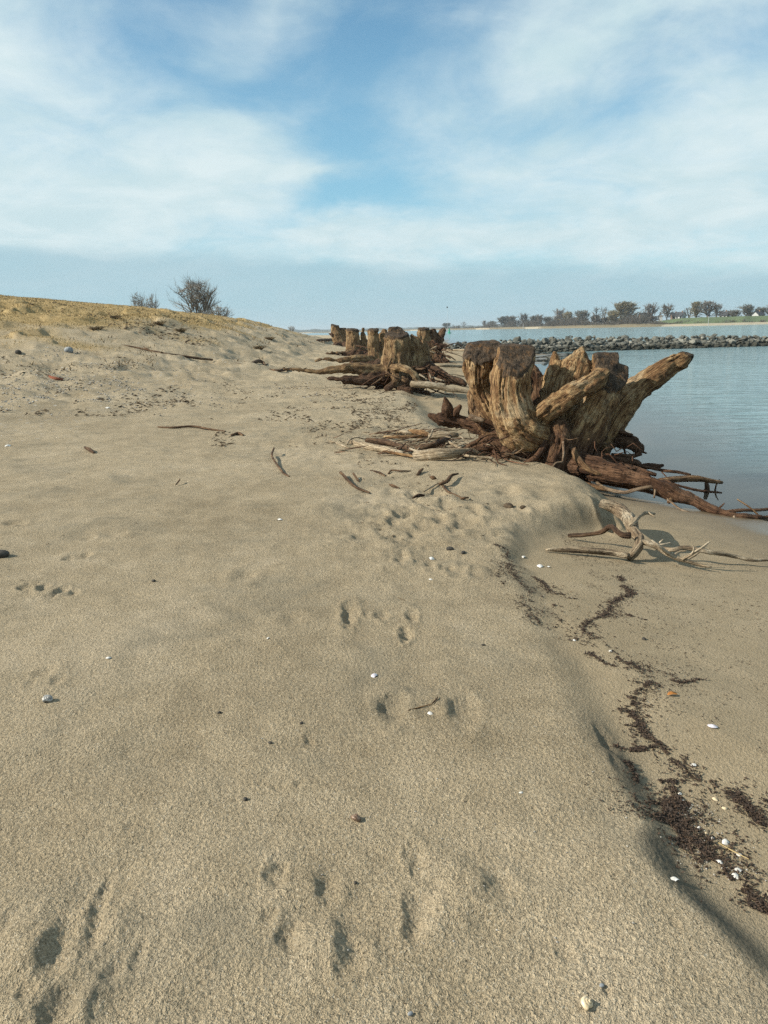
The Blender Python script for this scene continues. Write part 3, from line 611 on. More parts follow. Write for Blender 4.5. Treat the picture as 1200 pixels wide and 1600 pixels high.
for it, mt in [
  ([(1030, 752, 6, -.92), (1060, 749, 5, -.86), (1090, 748, 5, -.82), (1113, 752, 4, -.80), (1129, 754, 2.5, -.8)], M_WOOD),
  ([(932, 754, 2.5, -.5), (948, 764, 3, -.7), (976, 769, 3, -.85), (1003, 763, 3, -.92), (1020, 760, 3, -.94), (1042, 759, 2.5, -.95)], M_PALE),
  ([(1024, 763, 2, -.96), (1022, 778, 1.5, -1.0)], M_PALE),
  ([(1043, 780, 1.6, -1.05), (1062, 795, 1.8, -1.25), (1074, 800, 1.5, -1.32), (1098, 805, 1.5, -1.36), (1130, 819, 1.3, -1.45)], M_PALE),
  ([(999, 730, 5, .1), (1013, 728, 5, .05), (1028, 729, 4, .0), (1037, 727, 2, .0)], M_DARK),
  ([(993, 724, 2.5, .1), (1003, 728, 2.5, .05), (1030, 734, 2.5, -.1), (1060, 738, 2.5, -.2), (1079, 742, 2, -.25)], M_DARK),
  ([(1030, 733, 1.3, -.1), (1042, 746, 1, -.2)], M_DARK),
  ([(1050, 756, 2.2, -.7), (1090, 766, 2.2, -.75), (1128, 770, 1.6, -.8)], M_DARK),
  ([(1135, 800, 3.4, -1.36), (1160, 797, 3, -1.34), (1185, 797, 2.6, -1.3), (1230, 792, 2.2, -1.25)], M_DARK),
  ([(1150, 808, 3, -1.40), (1170, 815, 2.5, -1.45), (1200, 826, 2, -1.5), (1235, 840, 1.5, -1.55)], M_DARK),
  ([(915, 722, 7, -.05), (955, 724, 6, -.15), (995, 733, 5, -.28), (1025, 742, 3, -.4)], M_DARK),
  ([(890, 748, 6, -.4), (922, 759, 5, -.58), (950, 765, 3, -.7)], M_WOOD),
  ([(1040, 764, 6, -1.0), (1050, 778, 5, -1.05), (1044, 786, 3, -1.06)], M_WOOD),
  ([(905, 738, 9, -.2), (940, 748, 8, -.35), (975, 757, 6, -.55), (1010, 766, 4, -.7), (1040, 778, 2.5, -.8)], M_DARK),
  ([(895, 700, 5, -.32), (902, 716, 6, -.38), (918, 732, 5, -.5), (940, 742, 3, -.6)], M_WOOD),
  ([(852, 690, 6, -.26), (846, 704, 6, -.3), (836, 716, 5, -.32), (818, 724, 3, -.34)], M_DARK),
  ([(1152, 780, 1.2, -1.2), (1170, 792, 1.6, -1.3), (1185, 805, 1.6, -1.35), (1200, 822, 1.2, -1.4)], M_WOOD),
  ([(1146, 806, 2.4, -1.42), (1155, 820, 2, -1.5), (1175, 832, 1.6, -1.6), (1200, 842, 1.4, -1.7)], M_PALE),
  ([(1120, 797, 1.6, -1.3), (1128, 790, 1.5, -1.3), (1132, 786, 1, -1.3)], M_DARK),
  ([(880, 690, 2.0, -.40), (881, 706, 2.0, -.44), (879, 722, 1.6, -.48)], M_PALE),
  ([(879, 722, 1.8, -.48), (868, 724, 1.8, -.5), (862, 734, 1.5, -.5), (866, 744, 1.2, -.5)], M_PALE),
  ([(790, 708, 3, -.2), (800, 712, 3, -.22), (815, 718, 3, -.25), (836, 722, 2, -.28)], M_PALE),
  ([(800, 711, 2.5, -.22), (806, 704, 2, -.24), (812, 700, 1.4, -.24)], M_PALE),
  ([(990, 712, 2, .2), (1000, 706, 2, .2), (1010, 708, 1.2, .2)], M_DARK),
  ([(955, 712, 4, .25), (985, 713, 3.5, .2), (1003, 710, 2, .18)], M_DARK),
  ([(975, 700, 1.5, .3), (978, 712, 1.3, .25), (981, 722, 1.0, .2)], M_DARK),
  ([(940, 665, 4, .3), (960, 672, 4, .3), (988, 681, 3, .3)], M_DARK),
  ([(745, 660, 3, .2), (752, 672, 3, .1), (766, 680, 2.5, .05)], M_WOOD), ([(745, 690, 2, 0), (760, 680, 2, -.05), (775, 678, 1.5, -.1)], M_WOOD), ([(762, 655, 2, .15), (778, 668, 2, .1), (792, 690, 2, .0)], M_WOOD)]:
    thin_root(it, Y0, mt, stump, org)
# peeled reddish strip and pale wedge lodged under the left prong
thin_root([(734, 650, 5, .2), (745, 655, 5, .15), (757, 658, 3, .1)], Y0, M_PALE, stump, org, 'splinter')

def rootlets(parent, og, px0, px1, py0, py1, n, Yb, spread, mat, name='rootlets', rmax=.012):
    """a tangle of thin broken roots, joined into one part"""
    B = Bag(); r = random.Random(int(px0*7+py0))
    for i in range(n):
        q = at(r.uniform(px0, px1), r.uniform(py0, py1), Yb+r.uniform(-.35, .35)*spread); L = r.uniform(.12, .55)*spread; a = r.uniform(0, 6.28); pts = [q]
        for k in range(3): pts.append(pts[-1]+Vector((math.cos(a)*L/3, math.sin(a)*L/3, r.uniform(-.10, .06)*spread))); a += r.uniform(-.6, .6)
        g0 = [max(t.z, gz(t.x, t.y)+.01) for t in pts]; pts = [Vector((t.x, t.y, z)) for t, z in zip(pts, g0)]
        ra = r.uniform(.3, 1)*rmax*spread; B.tube(pts, [ra, ra*.9, ra*.7, ra*.4], 5, step=.06*spread, rough=.2, low=r.choice([.2, .7, 1.0]))
    o = B.build(name, mat, parent, og, kind='stuff'); return o
rootlets(stump, org, 735, 860, 668, 720, 70, Y0-.02, 1.0, M_DARK)
rootlets(stump, org, 900, 1000, 690, 735, 34, Y0-.05, 1.0, M_DARK, rmax=.010)
rootlets(stump, org, 700, 800, 670, 715, 26, Y0+.1, .8, M_PALE, rmax=.010)
# ------------------------------------------------------------------ the stumps further along the shore
GRP = "old tree stumps along the shore"
def far_stump(limbs, h, base_px, label, thin=(), fib=.022, Yb=None, lumps=.03, holes=()):
    Yb = Yb or P(*base_px).y
    L = [limb(pt, it, Yb, k=kk, **kw) for (pt, it, kk, kw) in limbs(Yb)]
    og = tuple(P(*base_px)); zb = og[2]
    root = empty("tree_stump", og, label, "tree stump", GRP)
    r = organic(L, h, fib=fib, fibscale=14, lumps=lumps, crack=.045, lowz=(zb-.05, zb+.55), holes=holes)
    split_parts(r, L, root, og, M_WOOD_FAR)
    for it, mt in thin: thin_root(it, Yb, mt, root, og, sides=5, low=.3)
    return root, Yb
def cc(Yb, px, py, dY, n): return dict(cut=[(tuple(at(px, py, Yb+dY)), n)])
second, Y2 = far_stump(lambda Y: [
  ('trunk', [(620, 594, 27, 0), (620, 572, 24, 0), (620, 550, 20, 0), (620, 528, 18.5, 0), (620, 490, 18, 0)], .12, dict(cut=[(tuple(at(620, 523, Y-.1)), (0, -.25, .97))], amp=1.3)),
  ('trunk', [(622, 540, 14, .35), (622, 524, 11, .38), (618, 517, 5, .38)], .10, {}),
  ('trunk', [(613, 528, 8, .30), (613, 516, 6.5, .32), (613, 500, 6, .32)], .06, cc(Y, 613, 511.5, .32, (0, -.1, 1))),
  ('limb#a', [(660, 588, 20, .15), (657, 566, 17, .15), (655, 546, 13, .18), (652, 535, 9, .2), (643, 522, 2, .2)], .10, dict(amp=1.4)),
  ('root#1', [(655, 580, 16, .1), (672, 578, 11, -.05), (690, 588, 9, -.3), (708, 595, 7, -.5), (726, 599, 4, -.6)], .10, dict(low=.9)),
  ('root#2', [(612, 588, 16, 0), (592, 582, 12, -.15), (570, 578, 10, -.3), (548, 575, 8, -.4), (525, 577, 6, -.45), (500, 581, 4, -.5), (478, 579, 3, -.5), (458, 577, 2.5, -.5), (444, 577, 1.6, -.5)], .12, dict(low=0, amp=.7)),
  ('root#3', [(605, 592, 13, -.2), (580, 594, 10, -.4), (555, 594, 7, -.6), (530, 593, 4, -.7), (508, 592, 2, -.75)], .08, dict(low=.9)),
  ('root#4', [(612, 578, 8, -.4), (622, 574, 7, -.7), (636, 578, 6, -.95), (646, 587, 5, -1.05), (655, 597, 4, -1.1)], .05, dict(low=.2)),
  ('root#5', [(614, 582, 8, -.4), (620, 590, 7, -.7), (617, 598, 6, -.9), (606, 607, 5, -1.0)], .05, dict(low=.2)),
  ('root#6', [(628, 590, 10, -.5), (630, 602, 9, -.8), (625, 609, 7, -.95), (640, 612, 5, -1.0)], .05, dict(low=.6, amp=1.5)),
  ('root#7', [(600, 596, 6, -.2), (590, 606, 4, -.4), (584, 612, 3, -.5)], .05, dict(low=.9)),
  ('root#8', [(640, 596, 9, -.3), (652, 608, 6, -.5), (668, 615, 4, -.6)], .05, dict(low=1)),
 ], .026, (622, 606), "wide hollow stump with a knob on its rim and long roots reaching left", Yb=None,
 thin=[([(570, 607, 1.5, -.6), (584, 600, 1.5, -.6), (598, 590, 1.5, -.5)], M_DARK), ([(655, 585, 1.5, -.6), (662, 589, 1.5, -.65), (668, 594, 1.2, -.7)], M_PALE),
       ([(648, 576, 2, -.3), (660, 577, 2, -.4), (672, 570, 1.5, -.4)], M_DARK), ([(676, 590, 2, -.5), (684, 593, 2, -.6), (694, 596, 1.5, -.7)], M_PALE),
       ([(670, 583, 1.5, -.5), (673, 590, 1.5, -.6), (671, 597, 1.5, -.7)], M_PALE), ([(612, 560, 2, -.45), (606, 572, 2, -.5), (604, 588, 2, -.55)], M_WOOD_FAR)])
rootlets(second, tuple(second.location), 600, 700, 578, 606, 60, Y2-.3, 1.9, M_DARK)
third, Y3 = far_stump(lambda Y: [
  ('trunk', [(590, 574, 14, 0), (586, 556, 10, 0), (584, 540, 8.5, 0), (584, 500, 8.5, 0)], .10, cc(Y, 584, 514, 0, (.05, -.2, 1))),
  ('limb#a', [(600, 560, 11, .3), (600, 540, 9, .4), (599, 524, 7, .4), (600, 518, 4, .4)], .08, {}),
  ('root#1', [(588, 570, 9, -.1), (574, 562, 7, -.3), (556, 561, 5.5, -.5), (538, 562, 4.5, -.6), (522, 564, 2.5, -.7), (508, 560, 2, -.7), (494, 564, 1.6, -.7)], .08, dict(low=.4, amp=.7)),
  ('root#2', [(586, 573, 8, -.3), (570, 570, 5, -.6), (548, 569, 3.5, -.8)], .06, dict(low=1)),
  ('root#3', [(592, 568, 6, -.5), (582, 574, 4, -.8), (566, 578, 2.5, -1.0)], .06, dict(low=.8)),
 ], .04, (590, 576), "slim upright stump standing just behind the wide hollow stump", fib=.03, lumps=.04)
fourth, Y4 = far_stump(lambda Y: [
  ('trunk', [(555, 553, 14, 0), (552, 540, 11.5, 0), (551, 525, 10, 0), (551, 505, 10, 0)], .12, cc(Y, 551, 514, 0, (.12, -.1, 1))),
  ('limb#a', [(570, 550, 8, .2), (569, 536, 6, .3), (568, 524, 4, .3), (567, 515, 3.2, .3)], .06, {}),
  ('root#1', [(553, 552, 7, -.3), (548, 556, 5, -.7), (542, 558, 3, -1)], .06, dict(low=1)), ('root#2', [(562, 550, 6, -.3), (559, 556, 4, -.8), (556, 560, 3, -1.2)], .06, dict(low=.7)),
  ('root#3', [(550, 550, 6, -.3), (538, 552, 3.5, -.6), (522, 552, 2, -.9), (510, 553, 1.5, -1)], .06, dict(low=.2)),
  ('root#4', [(568, 552, 6, -.2), (574, 556, 4, -.6), (578, 559, 2.5, -.8)], .06, dict(low=1)),
 ], .055, (555, 555), "squat stump with a slanted top and thin spike, between slimmer stumps", fib=.04, lumps=.05)
fifth, Y5 = far_stump(lambda Y: [
  ('trunk', [(533, 538, 10, 0), (528, 528, 8.5, 0), (524, 517, 6.5, 0), (523.5, 500, 6, 0)], .12, cc(Y, 523.5, 507.5, 0, (.25, -.1, 1))),
  ('trunk', [(540, 538, 8, .2), (538, 525, 7, .2), (536, 516, 5.5, .2), (535, 505, 5, .2)], .08, cc(Y, 536, 512.5, .2, (0, -.1, 1))),
  ('root#1', [(533, 537, 6, -.2), (526, 540, 4, -.6), (520, 541, 2.5, -.8)], .08, dict(low=.8)), ('root#2', [(538, 538, 6, -.2), (541, 542, 4, -.8), (540, 545, 3, -1)], .08, dict(low=1)),
  ('root#3', [(528, 522, 4, -.1), (520, 523, 2.5, -.2), (515, 522, 1.5, -.2)], .08, dict(low=1)),
 ], .07, (533, 541), "farthest stump of the row, with a taller and a shorter prong", fib=.05, lumps=.06)
sixth, Y6 = far_stump(lambda Y: [
  ('trunk', [(675, 560, 17, 0), (668, 545, 14, 0), (663, 530, 10, 0), (661, 505, 8, 0)], .12, cc(Y, 661, 512.5, 0, (0, -.15, 1))),
  ('limb#a', [(678, 550, 12, .1), (677, 532, 9, .1), (676, 518, 5, .1), (674, 514, 2.5, .1)], .08, dict(low=.7, amp=1.5)),
  ('limb#b', [(682, 548, 8, .1), (686, 532, 6, .1), (690, 520, 4.5, .1), (693, 516, 3.5, .1)], .06, dict(low=.7)),
  ('root#1', [(680, 556, 10, -.2), (690, 562, 6, -.6), (700, 566, 3, -.8)], .06, dict(low=1)), ('root#2', [(680, 545, 8, -.1), (692, 541, 4, -.3), (699, 542, 2, -.4)], .05, dict(low=1)),
  ('root#3', [(668, 555, 10, -.2), (662, 562, 6, -.5), (655, 566, 4, -.7)], .05, dict(low=.8)),
 ], .045, (676, 567), "dark ragged stump with splayed roots at the water's side", fib=.035, lumps=.05,
 thin=[([(676, 545, 1.6, -.6), (690, 552, 1.4, -.8), (704, 560, 1, -.9)], M_DARK), ([(684, 560, 1.5, -.6), (700, 556, 1.2, -.7), (712, 563, .8, -.8)], M_DARK),
       ([(680, 552, 1.6, -.8), (672, 548, 1.4, -.8), (682, 541, 1.2, -.7)], M_PALE), ([(690, 548, 1.3, -.5), (700, 545, 1, -.6), (708, 547, .8, -.6)], M_DARK), ([(688, 568, 1.3, -.8), (702, 567, 1.1, -.9), (716, 569, .8, -1)], M_DARK)])

rootlets(sixth, tuple(sixth.location), 662, 694, 535, 566, 60, Y6-.5, 2.6, M_DARK)
rootlets(fourth, tuple(fourth.location), 540, 575, 540, 555, 24, Y4-.5, 3.0, M_DARK)
# ------------------------------------------------------------------ driftwood lying free
def drift(items, mat, name, label, cat, group=None, sides=8, rough=.14, wob=0, extra=(), flatz=None, Yb=None):
    """items: (px, py, r_px, height of the axis over the sand); extra: (part, items)"""
    def conv(it):
        pts = []; rad = []
        for (px, py, r, off) in it:
            if Yb is not None: q = at(px, py, Yb+off)
            else: q = P(px, py, off)
            pts.append(tuple(q)); rad.append(r*q.y/F)
        return pts, rad
    p, r = conv(items); mid = p[len(p)//2]; og = (mid[0], mid[1], gz(mid[0], mid[1]))
    b = Bag(); b.tube(p, r, sides, rough=rough, wob=wob)
    if not extra:
        o = b.build(name, mat, None, og, label=label, cat=cat, group=group); o.location = og; return o
    root = empty(name, og, label, cat, group); b.build('stem', mat, root, og)
    for nm, it, mt in extra:
        c = Bag(); p, r = conv(it); c.tube(p, r, max(5, sides-3), rough=rough*1.2); c.build(nm, mt or mat, root, og)
    return root
M_RED = wood_mat('red_bark', (.12, .035, .02), (.24, .075, .04), (.33, .13, .07), bleach_amt=0)
drift([(642, 600, 5.5, -1.35), (662, 601, 5.5, -1.4), (684, 603, 5, -1.45), (700, 608, 4, -1.5), (724, 611, 3, -1.55), (748, 614, 2.5, -1.6)], M_PALE, 'driftwood_log', "pale barkless log poking out right from the wide hollow stump", "driftwood", Yb=Y2)
drift([(670, 571, 2, .07), (690, 571.5, 2.3, .07), (712, 572, 2.3, .07), (735, 573, 2, .06)], M_PALE, 'driftwood_log', "straight pale pole lying on wet sand behind the hollow stump's roots", "driftwood", sides=6)
drift([(688, 546, 1.3, .08), (705, 547, 1.5, .08), (725, 547, 1.5, .08), (745, 548, 1.2, .08)], M_PALE, 'driftwood_log', "thin pale pole on the sand farthest toward the stone dam", "driftwood", sides=6)
drift([(496, 532, 2.0, .15), (512, 531, 2.2, .15), (530, 531, 2.2, .15)], M_DARK, 'driftwood_log', "dark log on the sand beside the farthest stump", "driftwood", sides=6)
drift([(355, 566, 1.6, .03), (372, 569, 2.0, .05), (388, 570, 2.3, .06), (398, 566, 2.6, .12), (405, 564, 2.6, .15), (411, 566, 2.4, .12), (414, 571, 2.0, .05), (418, 569, 1.4, .05)], M_DARK, 'driftwood_stick', "dark hooked stick with a curled end on the sand", "stick")
drift([(418, 578, 1.8, .03), (436, 579, 2.1, .05), (450, 577, 2.2, .05), (470, 576, 1.6, .04)], M_DARK, 'driftwood_stick', "dark stick at the tip of the longest root", "stick")
drift([(190, 539, .9, .03), (214, 543, 1.2, .05), (236, 548, 1.5, .05), (262, 553, 1.6, .05), (290, 557, 1.7, .05), (312, 560, 1.8, .05), (332, 562, 1.6, .04)], M_DARK, 'driftwood_stick', "long thin dark branch lying along the foot of the dune", "stick", extra=[('twig', [(236, 548, 1.0, .05), (228, 544, .9, .10), (224, 541, .6, .12)], None)])
drift([(247, 667, 1.3, .01), (270, 668, 1.7, .02), (300, 666, 1.8, .03), (325, 670, 1.7, .02), (352, 674, 1.3, .01)], M_DARK, 'driftwood_stick', "slightly bent dark stick lying flat on open sand", "stick")
drift([(362, 680, 2, .01), (372, 677, 2.5, .02), (380, 680, 1.6, .01)], M_DARK, 'driftwood_chip', "small dark tangle of bark at the end of the flat stick", "driftwood")
drift([(428, 700, 1.4, .06), (425, 712, 1.6, .05), (433, 726, 1.5, .03), (442, 738, 1.6, .02), (452, 745, 1.4, .01)], M_DARK, 'driftwood_twig', "thin crooked twig standing in the sand left of the roots", "twig")
drift([(532, 738, 2.3, .05), (543, 749, 2.4, .03), (556, 761, 2.2, .02), (578, 770, 1.5, .01)], M_DARK, 'driftwood_twig', "dark straight twig slanting across trampled sand", "twig")
drift([(552, 740, 1.8, .05), (557, 747, 1.8, .03), (561, 753, 1.2, .01)], M_DARK, 'driftwood_twig', "short dark twig beside the slanting one", "twig")
drift([(578, 735, 1.0, .01), (592, 738, 1.8, .02), (602, 744, 1.2, .01)], M_DARK, 'driftwood_twig', "small curved twig below the driftwood pile", "twig")
drift([(607, 740, 1.2, .01), (612, 735, 1.5, .03), (628, 736, 1.5, .03), (642, 736, 1.1, .01)], M_DARK, 'driftwood_twig', "thin twig bent upward at its left end", "twig")
drift([(652, 742, 2.2, .01), (657, 736, 2.6, .03), (661, 732, 1.2, .05)], M_DARK, 'bark_flake', "upright dark bark flake under the driftwood pile", "bark flake")
drift([(686, 757, 2.5, .03), (698, 752, 3.4, .05), (706, 743, 2.4, .06), (716, 740, 1.2, .05)], M_DARK, 'bark_flake', "largest dark bark piece with a bent tail on the sand", "bark flake", extra=[('shred', [(690, 756, 2, .02), (700, 768, 1.8, .02), (716, 775, 1.4, .02), (724, 779, 1, .01)], None), ('shred', [(684, 755, 1.4, .02), (672, 762, 1.5, .02), (662, 768, 1.4, .01)], M_PALE)])
drift([(645, 778, 1.6, .01), (654, 774, 3.0, .02), (663, 774, 1.6, .01)], M_DARK, 'bark_flake', "ragged dark bark flake left of the large bent one", "bark flake")
drift([(672, 745, 1.5, .02), (677, 746, 3.6, .03), (682, 749, 1.4, .01)], M_DARK, 'bark_flake', "small triangular dark bark flake above the bent one", "bark flake")
drift([(720, 779, 1.5, .01), (726, 778, 2.0, .02), (732, 777, .9, .01)], M_DARK, 'bark_flake', "short dark chip at the end of the bent bark", "bark flake")
drift([(609, 757, 1.6, .01), (615, 759, 2.2, .02), (624, 763, 1, .01)], M_DARK, 'bark_flake', "dark curved chip midway on the trampled sand", "bark flake")
drift([(133, 699, 2.2, .02), (141, 703, 3.2, .03), (147, 708, 2.0, .01)], M_DARK, 'bark_flake', "lone dark bark flake on smooth sand to the left", "bark flake")
drift([(275, 757, 1, .01), (280, 751, 1.2, .04), (281, 748, .8, .05)], M_DARK, 'driftwood_twig', "tiny twig standing upright in smooth sand", "twig")
drift([(70, 587, 2.5, .03), (84, 591, 3.0, .04), (98, 593, 1.8, .02)], M_RED, 'bark_flake', "reddish brown bark piece lying by the dune pebbles", "bark flake")

# ------------------------------------------------------------------ pile of sticks and roots left of the big stump
PG = "flat driftwood sticks heaped left of the big stump"
pile = [
 ([(648, 712, 7, .05), (675, 711, 8.5, .07), (705, 709, 8.5, .08), (735, 706, 6, .06), (765, 710, 4, .02)], M_PALE, "thick tan root lying in front of the driftwood pile"),
 ([(545, 690, 4, .02), (570, 696, 6, .04), (600, 702, 5.5, .04), (630, 708, 3, .03)], M_PALE, "broad pale slab of wood at the pile's left end"),
 ([(572, 688, 4, .05), (600, 690, 5, .06), (625, 697, 4, .06), (645, 703, 3, .05)], M_DARK, "dark flat stick curving through the pile"),
 ([(650, 702, 4.5, .06), (672, 697, 5.5, .09), (690, 689, 5.5, .12), (703, 682, 3.5, .12)], M_DARK, "dark brown curved root rising toward the stump"),
 ([(600, 683, 2.5, .05), (630, 683, 2.8, .07), (662, 681, 2.8, .08)], M_WOOD, "straight brown stick at the back of the pile"),
 ([(610, 688, 2, .05), (628, 697, 2.2, .06), (655, 706, 1.6, .05)], M_PALE, "thin pale stick crossing the dark one"),
 ([(670, 682, 5, .06), (690, 680, 5.5, .08), (716, 680, 3.5, .08)], M_PALE, "short pale branch nearest the stump's broken side root"),
 ([(640, 674, 4, .06), (658, 676, 5, .08), (672, 680, 3, .06)], M_WOOD, "short brown branch at the top of the pile"),
 ([(620, 675, 3, .04), (634, 676, 4.5, .05), (645, 678, 2, .04)], M_PALE, "cream coloured chip at the pile's far edge"),
 ([(542, 694, 1.3, .03), (548, 686, 1.5, .08), (558, 683, 1.5, .10), (572, 686, 1.5, .07)], M_PALE, "thin arched twig at the pile's left tip"),
 ([(500, 685, 1.0, .01), (525, 692, 1.2, .02), (545, 700, 1.2, .02)], M_PALE, "hair-thin pale twig reaching furthest left of the pile"),
 ([(665, 690, 1.6, .14), (672, 682, 1.6, .2), (676, 672, 1.2, .24)], M_PALE, "small pale twig sticking up in the pile"),
 ([(700, 690, 2, .10), (722, 700, 2, .08), (745, 690, 1.6, .1)], M_PALE, "thin root bridging pile and stump"),
 ([(590, 703, 2.0, .02), (640, 712, 2.5, .03), (670, 718, 2, .02)], M_WOOD, "half buried brown stick in front of the pile"),
 ([(705, 705, 1.5, .05), (730, 712, 2.2, .06), (770, 716, 2, .05)], M_PALE, "pale root thread on the sand below the stump"),
]
tw_ = Bag(); rp_ = random.Random(4)
for i in range(150):
    q = P(rp_.gauss(655, 50), rp_.uniform(672, 712), .01); a = rp_.gauss(0, .5); L = rp_.uniform(.06, .45); tl = rp_.uniform(-.02, .12)
    p0 = Vector((q.x-L/2*math.cos(a), q.y-L/2*math.sin(a), 0)); p2 = Vector((q.x+L/2*math.cos(a), q.y+L/2*math.sin(a), 0)); m_ = (p0+p2)/2+Vector((0, rp_.uniform(-.05, .05), 0))
    for t, e in ((p0, 0), (m_, tl*.5), (p2, tl)): t.z = gz(t.x, t.y)+.012+max(e, 0)
    ra = rp_.uniform(.003, .012); tw_.tube([p0, m_, p2], [ra*.7, ra, ra*.6], 5, step=.08, rough=.2, low=rp_.choice([0, 0, .6, 1]))
tw_.build("twig_litter", M_BRANCH, None, (0, 0, 0), kind='stuff', label="jumble of short twigs and splinters among the heaped driftwood", cat="twigs")
for it, mt, lb in pile: drift(it, mt, 'driftwood_stick', lb, 'driftwood', PG, sides=7, rough=.2)

# ------------------------------------------------------------------ forked branch caught under the mound, front right
zb = lambda px, py: 0
drift([(940, 786, 8, .16), (956, 791, 10, .17), (968, 798, 11, .18), (979, 807, 10.5, .18), (986, 819, 10, .18), (990, 831, 9, .16), (999, 841, 8, .14), (998, 854, 7.5, .10), (990, 864, 7.5, .06), (981, 872, 6.5, .02)], M_BRANCH, 'driftwood_branch',
      "forked weathered branch sticking out from under the sand mound", "branch", sides=12, rough=.2, extra=[
 ('arm', [(982, 868, 5, .06), (965, 865, 5.5, .05), (945, 862, 6, .05), (920, 860, 5.5, .05), (896, 859, 5, .04), (875, 859, 4, .03), (852, 859, 2.2, .02)], None),
 ('arm', [(985, 836, 5.5, .17), (974, 836, 4.5, .16), (964, 830, 4.3, .17), (957, 823, 4.8, .18), (951, 823, 4.5, .17), (943, 830, 3.6, .12), (928, 834, 3.2, .08), (912, 836, 3.2, .06), (888, 837, 3, .03)], M_DARK),
 ('twig', [(984, 822, 4.0, .20), (992, 814, 3.8, .24), (998, 807, 3.6, .26), (1006, 802, 3.3, .27), (1014, 801, 3, .27), (1023, 803, 2.2, .26)], M_PALE),
 ('twig', [(1012, 801, 2.2, .27), (1018, 805, 1.8, .26), (1024, 808, 1.2, .25)], M_PALE),
 ('twig', [(975, 803, 4, .2), (984, 806, 3.4, .22), (992, 815, 2.8, .22)], M_PALE),
 ('prong', [(1000, 846, 4.5, .13), (1016, 850, 4.5, .13), (1030, 856, 4.5, .11), (1042, 865, 4.5, .08), (1058, 872, 4, .06), (1078, 878, 3.2, .05), (1098, 884, 2.4, .04), (1112, 886, 1.2, .04)], M_PALE),
 ('twig', [(1045, 866, 3, .08), (1034, 857, 2.6, .13), (1026, 850, 2.2, .16), (1018, 844, 1.3, .18)], M_PALE),
 ('twig', [(1030, 851, 1.5, .15), (1038, 850, 1.5, .16), (1048, 848, 1.1, .17)], M_PALE),
 ('twig', [(1030, 848, 1.2, .16), (1036, 843, .8, .19)], M_PALE),
 ('twig', [(1066, 874, 2.4, .06), (1080, 866, 2.6, .11), (1093, 858, 2.4, .16), (1104, 850, 1.7, .20), (1109, 846, 1, .22)], M_PALE),
 ('twig', [(1080, 866, 1.5, .11), (1084, 860, 1.4, .15), (1083, 852, 1.0, .19)], M_PALE),
 ('twig', [(1076, 873, 1.5, .06), (1086, 868, 1.6, .09), (1094, 862, 1, .12)], M_PALE),
 ('twig', [(1052, 868, 1.4, .06), (1062, 862, 1.4, .09), (1072, 861, 1, .1)], M_PALE),
 ('prong', [(1035, 858, 4.4, .06), (1052, 859, 4.2, .08), (1070, 856, 4.0, .10), (1090, 859, 3.8, .10), (1110, 863, 3.8, .09), (1130, 866, 3.6, .08), (1150, 870, 3.2, .06), (1175, 875, 2.8, .05), (1210, 875, 2.4, .05), (1250, 880, 2, .03)], None),
])
# ------------------------------------------------------------------ stone dam running out into the river
def rock_mesh(name, seed, n=18, sx=1, sy=.8, sz=.65):
    import bmesh
    r = np.random.default_rng(seed); bm = bmesh.new()
    for i in range(n):
        d = r.normal(size=3); d /= np.linalg.norm(d); k = r.uniform(.8, 1.12); bm.verts.new((d[0]*sx*k*.5, d[1]*sy*k*.5, d[2]*sz*k*.5))
    bmesh.ops.convex_hull(bm, input=bm.verts); 
    for v in [v for v in bm.verts if not v.link_faces]: bm.verts.remove(v)
    bmesh.ops.bevel(bm, geom=list(bm.edges), offset=.025, segments=1, affect='EDGES')
    bmesh.ops.recalc_face_normals(bm, faces=bm.faces)
    me = bpy.data.meshes.new(name); bm.to_mesh(me); bm.free(); return me
mat_rock, nt, bs = material("grey_basalt_stone")
C = nt.coord(); pos = nt.n.new('ShaderNodeNewGeometry').outputs['Position']; oi = nt.n.new('ShaderNodeObjectInfo').outputs['Random']
tone = nt.ramp(oi, [(0, (.075, .074, .062)), (.35, (.14, .138, .116)), (.7, (.22, .21, .175)), (1, (.34, .32, .265))])
tone = nt.mix(1.0, tone, nt.ramp(nt.noise(C, 6, 4, .65), [(.3, .55), (.55, 1.0), (.75, 1.35)]), 'MULTIPLY')
pz = nt.sep(pos)[2]
wetl = nt.step(nt.math('ADD', pz, nt.math('MULTIPLY', nt.noise(pos, 1.3, 3), .3)), .62, .42)
tone = nt.mix(nt.math('MULTIPLY', wetl, .82), tone, (.030, .030, .022))
nt.put(bs.inputs['Base Color'], tone); nt.put(bs.inputs['Normal'], nt.bump(nt.noise(C, 14, 4, .7), .03, .8))
rocks = [rock_mesh("stone", 100+i, 14+i % 5, 1, .85, .62+.05*(i % 4)) for i in range(10)]
for r_ in rocks: r_.materials.append(mat_rock)
A0 = np.array([6.0, 62.6]); A1 = np.array([64.0, 66.8]); ax_ = (A1-A0)/np.linalg.norm(A1-A0); nrm = np.array([ax_[1], -ax_[0]])
def dam_top(s): return .70+.22*S(s/6)-.26*S((s-6)/24)+.05*math.sin(s*.7)
dam = empty("stone_dam", (float(A0[0]), float(A0[1]), 0), "long low dam of piled grey stones running out into the river", "stone dam")
Lr = np.random.default_rng(5); Ltot = float(np.linalg.norm(A1-A0)); 
